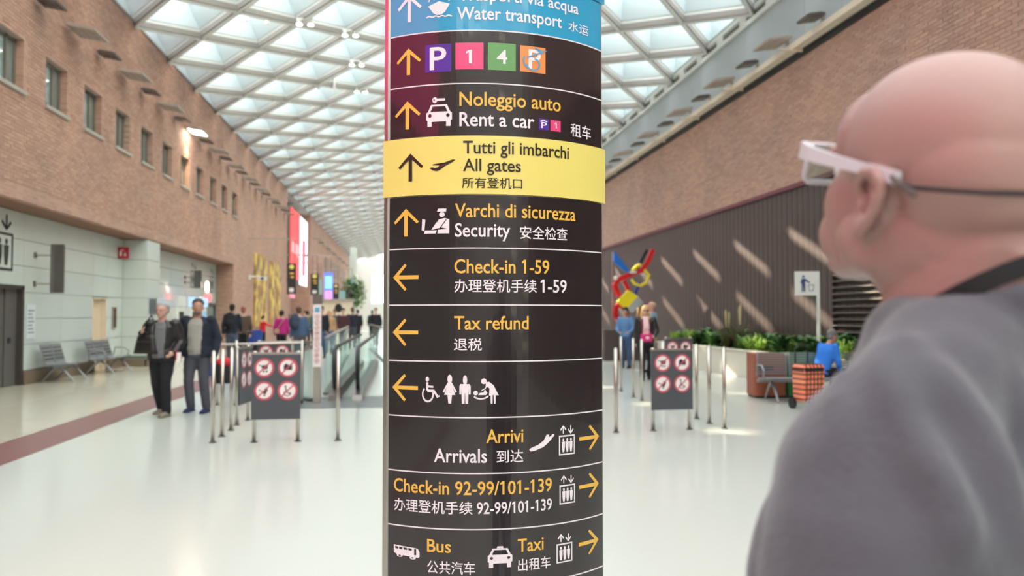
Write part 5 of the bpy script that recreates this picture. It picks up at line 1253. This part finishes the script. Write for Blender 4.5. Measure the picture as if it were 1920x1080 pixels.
def blade(y, z0, z1, w_, lab, m=M_steeld):
    t = thing('blade_sign', lab, 'sign', (-8.06, y, 0)); MB().box(.35, .35 + w_, -.05, .05, z0, z1).obj('housing', m, t); MB().box(.35, .35 + w_ * .3, -.056, -.05, z0, z1).obj('fold', M_liftd, t)
    for z in (z0 + .2, z1 - .25):
        MB().box(0, .03, -.04, .04, z - .06, z + .06).obj('wall_plate', M_steeld, t); MB().cone((.03, 0, z), (.35, 0, z), .02, .02, 8).obj('arm', M_steel, t)
blade(18.9, 1.98, 3.06, .26, 'tall grey steel blade sign on two arms right of the lift door')
blade(31.2, 2.5, 3.15, .25, 'small grey blade sign on the far part of the panel wall')
def notice(y0, y1, z0, z1, lab, m=M_symw, X=-8.055):
    t = MB().box(X, X + .015, y0, y1, z0, z1).obj('wall_notice', m); t['label'] = lab; t['category'] = 'notice'; return t
nt1 = notice(18.55, 18.95, .98, 1.72, 'narrow white printed notice on the panels right of the near lift door', mat('notice_paper', srgb(206, 216, 222), .5))
for k in range(7): MB().box(-8.0395, -8.0385, 18.6, 18.9 - .05 * (k % 3), 1.1 + .08 * k, 1.12 + .08 * k).obj('text_line', MATS['symbol_black'], nt1)
ic = thing('wall_intercom', 'recessed bronze intercom panel with a red light beside the cream door', 'panel', (-8.06, 23.85, 1.1)); MB().box(0, .03, -.16, .16, 0, .62).obj('frame', M_steel, ic); MB().box(.03, .036, -.11, .11, .04, .58).obj('face', mat('bronze_face', srgb(96, 74, 60), .4, .4), ic); MB().ell((.04, 0, .46), (.01, .03, .03), 8, 6).obj('light', mat('red_plastic', srgb(190, 50, 50), .4), ic)
fx = thing('fire_sign', 'small red fire sign projecting from the panel wall by the pillar', 'sign', (-7.98, 24.1, 3.1)); MB().box(-.1, .22, -.02, .02, 0, .33).obj('plate', mat('sign_red', srgb(186, 44, 60), .45), fx); MB().box(-.16, -.1, -.05, .05, .0, .33).obj('bracket', M_board, fx)
v_, f_, m_ = pic([('p', 0, [(.2, .2), (.4, .2), (.4, .7), (.2, .7)]), ('b', 0, (.3, .8), (.6, .8), .08), ('p', 0, [(.6, .2), (.85, .2), (.72, .6)])]); MB().add([(-.08 + .28 * a, -.022, .02 + .28 * b_) for a, b_ in v_], f_).obj('pictogram', M_symw, fx)
MB().box(-7.40, -7.39, 24.75, 25.5, 1.5, 2.0).obj('pillar_notice', mat('notice_paper', (1, 1, 1, 1)))
o = bpy.data.objects['pillar_notice']; o['label'] = 'pale notice on the side of the panelled pillar'; o['category'] = 'notice'
# ticket and check-in machines behind the couple
for (y, w_, lab, scr, top) in ((27.9, .9, 'white self-service machine with black screen behind the walking woman', M_black, M_green), (29.6, .9, 'white machine with a pale blue lit header behind the walking man', M_black, None), (31.0, .8, 'white machine with a glowing red lamp behind the bearded man\'s head', mat('screen_blue', srgb(120, 170, 230), .3, emit=.6, amt=.3), None)):
    t = thing('ticket_machine', lab, 'machine', (-7.6, y, 0)); rbox(MB(), -.3, .3, -w_ / 2, w_ / 2, 0, 1.75, .05).obj('cabinet', M_white, t); MB().box(.3, .31, -w_ * .3, w_ * .3, 1.1, 1.6).obj('screen', scr, t)
    MB().box(.2, .33, -w_ / 2, w_ / 2, 1.78, 2.12).obj('header', mat('header_blue', srgb(160, 200, 250), .4, emit=.9, amt=.1) if top is None else M_white, t)
    if top: MB().ell((.335, 0, 1.3 - .1), (.01, .22, .1), 14, 8).obj('green_emblem', mat('emblem_green', srgb(120, 200, 110), .5), t)
hl = thing('beacon', 'small glowing red and white beacon over the ticket machines', 'lamp', (-7.35, 31.6, 2.3)); MB().ell((0, 0, .25), (.07, .07, .22), 10, 8).obj('white_tube', mat('beacon_white', (1, .8, .7, 1), .4, emit=8, amt=0), hl); MB().ell((0, .1, -.15), (.14, .14, .18), 12, 8).obj('red_globe', mat('beacon_red', (1, .12, .12, 1), .4, emit=2.5, amt=0), hl); MB().box(-.05, .05, -.05, .05, -.5, -.3).obj('stem', M_steel, hl)
bl = thing('lit_panel', 'bright cream lit panel on the far panel wall beyond the machines', 'lamp', (-8.05, 33.0, 1.6)); MB().box(0, .06, 0, .6, 0, .62).obj('frame', M_white, bl); MB().box(.06, .065, .03, .57, .03, .59).obj('display', mat('cream_glow', srgb(255, 240, 214), .4, emit=2, amt=0), bl)
bb = thing('storage_box', 'blue box on the floor between the walking couple', 'box', (-4.35, 20.5, 0)); rbox(MB(), -.3, .3, -.2, .2, 0, .3, .04).obj('body', mat('box_blue', srgb(38, 74, 160), .5), bb); rbox(MB(), -.32, .32, -.22, .22, .3, .34, .04).obj('lid', mat('box_blue', (0, 0, 0, 1)), bb)
bb2 = thing('crowd_sign', 'upright blue panel standing left of the magenta hoodie', 'sign', (-4.75, 27.0, 0)); MB().box(-.22, .22, -.03, .03, .12, 1.0).obj('panel', mat('box_blue', (0, 0, 0, 1)), bb2); MB().box(-.24, .24, -.15, .15, 0, .12).obj('foot', M_steeld, bb2)
# security camera on the pier
cc = thing('security_camera', 'white security camera on a bracket on the brick pier before the mosaics', 'camera', (XL, 40.2, 3.3)); MB().box(0, .06, -.08, .08, -.1, .12).obj('wall_plate', M_white, cc); MB().cone((.06, 0, .05), (.55, -.1, .05), .04, .04, 8).obj('arm', M_white, cc); MB().box(.45, .85, -.22, 0, -.12, .06).obj('housing', M_white, cc); MB().ell((.66, -.22, -.04), .07, 10, 8).obj('lens', M_black, cc)
# gold mosaics
mo = bpy.data.materials.new('mosaic'); mo.use_nodes = True; nt = mo.node_tree; N = nt.nodes; L = nt.links
vo = N.new('ShaderNodeTexVoronoi'); vo.inputs['Scale'].default_value = 2.2; n2 = N.new('ShaderNodeTexNoise'); n2.inputs['Scale'].default_value = 1.6; n2.inputs['Detail'].default_value = 6; tc = N.new('ShaderNodeTexCoord'); L.new(tc.outputs['Object'], vo.inputs['Vector']); L.new(tc.outputs['Object'], n2.inputs['Vector'])
cr = N.new('ShaderNodeValToRGB'); cr.color_ramp.elements[0].color = srgb(120, 98, 70); cr.color_ramp.elements[1].color = srgb(236, 214, 110); cr.color_ramp.elements[0].position = .35; cr.color_ramp.elements[1].position = .6
e_ = cr.color_ramp.elements.new(.48); e_.color = srgb(196, 150, 90); L.new(n2.outputs['Fac'], cr.inputs[0])
mx = N.new('ShaderNodeMix'); mx.data_type = 'RGBA'; mx.blend_type = 'OVERLAY'; mx.inputs[0].default_value = .12; L.new(cr.outputs[0], mx.inputs[6]); L.new(vo.outputs['Color'], mx.inputs[7]); L.new(mx.outputs[2], N['Principled BSDF'].inputs['Base Color'])
for (y0, y1, z1, lab) in ((41.4, 44.8, 4.6, 'tall gold and brown mosaic panel, the one nearer the lifts'), (46.1, 49.8, 4.5, 'tall gold and brown mosaic panel, the one farther down the hall')):
    t = MB().box(XL + .02, XL + .09, y0, y1, .9, z1).obj('mosaic_panel', mo); t['label'] = lab; t['category'] = 'artwork'; t['group'] = 'gold mosaic panels'
# big display in the gap of the brick wall
def emis(n, c, s): return mat(n, srgb(*c), .4, emit=s, amt=.02)
ls2 = thing('led_wall', 'very large bright red and white advertising display high on the left brick wall', 'screen', (-7.2, 0, 0))
MB().box(-.3, 0, 52.9, 62.0, 3.6, 8.45).obj('frame', M_slot, ls2)
MB().box(0, .03, 52.9, 57.5, 3.9, 8.45).obj('red_display', emis('led_red', (240, 60, 68), 1.5), ls2)
MB().box(0, .03, 57.55, 62.0, 3.6, 8.45).obj('white_display', emis('led_white', (244, 236, 250), 1.6), ls2)
MB().box(.03, .04, 59.0, 60.6, 4.3, 6.9).obj('red_bar', emis('led_red2', (226, 50, 86), 1.4), ls2)
for k, (a, b_) in enumerate(((53.4, 54.1), (54.3, 55.0), (55.2, 55.9), (56.1, 56.8))): MB().box(.03, .04, a, b_, 5.6 - .05 * k, 6.3).obj('white_letter_block', emis('led_pale', (250, 150, 156), 1.5), ls2)
MB().box(-.02, .1, 52.9, 54.6, 2.6, 3.55).obj('lower_strip', emis('led_pink', (236, 150, 170), .8), ls2)
# hanging gate and information signs
def hang(px, Y, w_, z0, z1, lab, face='dark'):
    p = onY(px, 540, Y); t = thing('hanging_sign', lab, 'sign', (p.x, Y, 0))
    m = {'dark': M_board, 'blue': emis('screen_blue2', (90, 120, 220), 1.0), 'teal': mat('teal_sign', srgb(140, 190, 190), .5)}[face]
    MB().box(-w_ / 2, w_ / 2, -.08, .08, z0, z1).obj('panel', mat('sign_nearblack', srgb(44, 42, 44), .4) if face == 'dark' else m, t)
    if face == 'dark':
        MB().ell((0, -.085, z1 - (z1 - z0) * .12), (w_ * .28, .01, w_ * .28), 12, 6).obj('yellow_symbol', M_yel, t)
        MB().box(-w_ * .2, w_ * .25, -.09, -.085, z1 - (z1 - z0) * .36, z1 - (z1 - z0) * .3).box(-w_ * .1, w_ * .25, -.09, -.085, z1 - (z1 - z0) * .48, z1 - (z1 - z0) * .42).obj('amber_text_bar', M_ty, t)
        MB().box(-w_ * .25, w_ * .25, -.09, -.085, z0 + .1, z0 + .3).obj('white_text_bar', M_tw, t)
    elif face == 'blue':
        MB().box(-w_ * .42, w_ * .42, -.09, -.08, z0 + (z1 - z0) * .15, z0 + (z1 - z0) * .5).obj('pink_picture', emis('screen_pink', (220, 150, 220), 1.0), t); MB().box(-w_ * .42, w_ * .42, -.09, -.08, z0 + (z1 - z0) * .55, z0 + (z1 - z0) * .9).obj('sky_picture', emis('screen_sky', (130, 190, 240), 1.1), t)
    for s in (-.3, .3): MB().cone((w_ * s, 0, z1), (w_ * s, 0, z1 + 1.2), .02, .02, 6).obj('hanger', M_steeld, t)
    MB().box(XL - p.x, w_ * .4, -.03, .03, z1 + 1.15, z1 + 1.22).obj('wall_arm', M_lampb, t)
hang(547, 40, .42, 2.5, 4.0, 'black hanging sign with yellow symbol under the big red display')
hang(590, 52, .5, 2.75, 4.1, 'black hanging sign with yellow symbol right of the red display')
hang(599, 58, .3, 2.8, 4.0, 'narrow teal sign beside the second black hanging sign', 'teal')
hang(616, 60, .62, 1.9, 4.6, 'tall bright blue and pink hanging screen', 'blue')
hang(630, 66, .45, 2.4, 4.0, 'black hanging sign right of the tall blue screen')
hang(657, 80, .55, 3.1, 4.8, 'small blue hanging screen far down the hall', 'blue')
hang(655, 76, .4, 1.9, 3.0, 'lowest small black hanging sign far down the hall')
hang(642, 72, .5, 2.6, 3.6, 'pale teal hanging panel between two far signs', 'teal')
# kiosk block behind the crowd
kk = thing('kiosk', 'cream kiosk counter with dark round emblem behind the far crowd', 'kiosk', (-3.95, 50, 0)); MB().box(-.9, .9, -.6, .6, 0, 2.3).obj('body', M_cream, kk); MB().ell((.1, -.62, 1.9), (.22, .02, .26), 14, 8).obj('emblem', M_black, kk); MB().box(-1, 1, -.7, .7, 2.3, 2.45).obj('roof', M_lampb, kk); MB().box(-.95, .95, -.8, -.6, .95, 1.02).obj('counter', M_liftd, kk)
# tree in the far hall
tt = thing('indoor_tree', 'bushy green indoor tree near the white column far down the hall', 'tree', (-4.75, 78, 0)); tm = MB(); r = random.Random(9)
for _ in range(900):
    a, b_, c_ = [r.gauss(0, 1) for _ in range(3)]; n_ = math.sqrt(a * a + b_ * b_ + c_ * c_); q = r.uniform(.4, 1)
    leaf(tm, (a / n_ * 1.25 * q, b_ / n_ * 1.2 * q, 3.5 + c_ / n_ * 1.7 * q), r.uniform(0, 6.28), r.uniform(-.5, .8), .5, .2, n=2)
tm.obj('foliage', G[2], tt); MB().limb([(0, 0, 0), (.05, 0, 2.2), (0, 0, 3.6)], [.12, .09, .05], 8).obj('trunk', M_plinth, tt); MB().cone((0, 0, 0), (0, 0, .6), .5, .6, 16).obj('pot', M_white, tt)
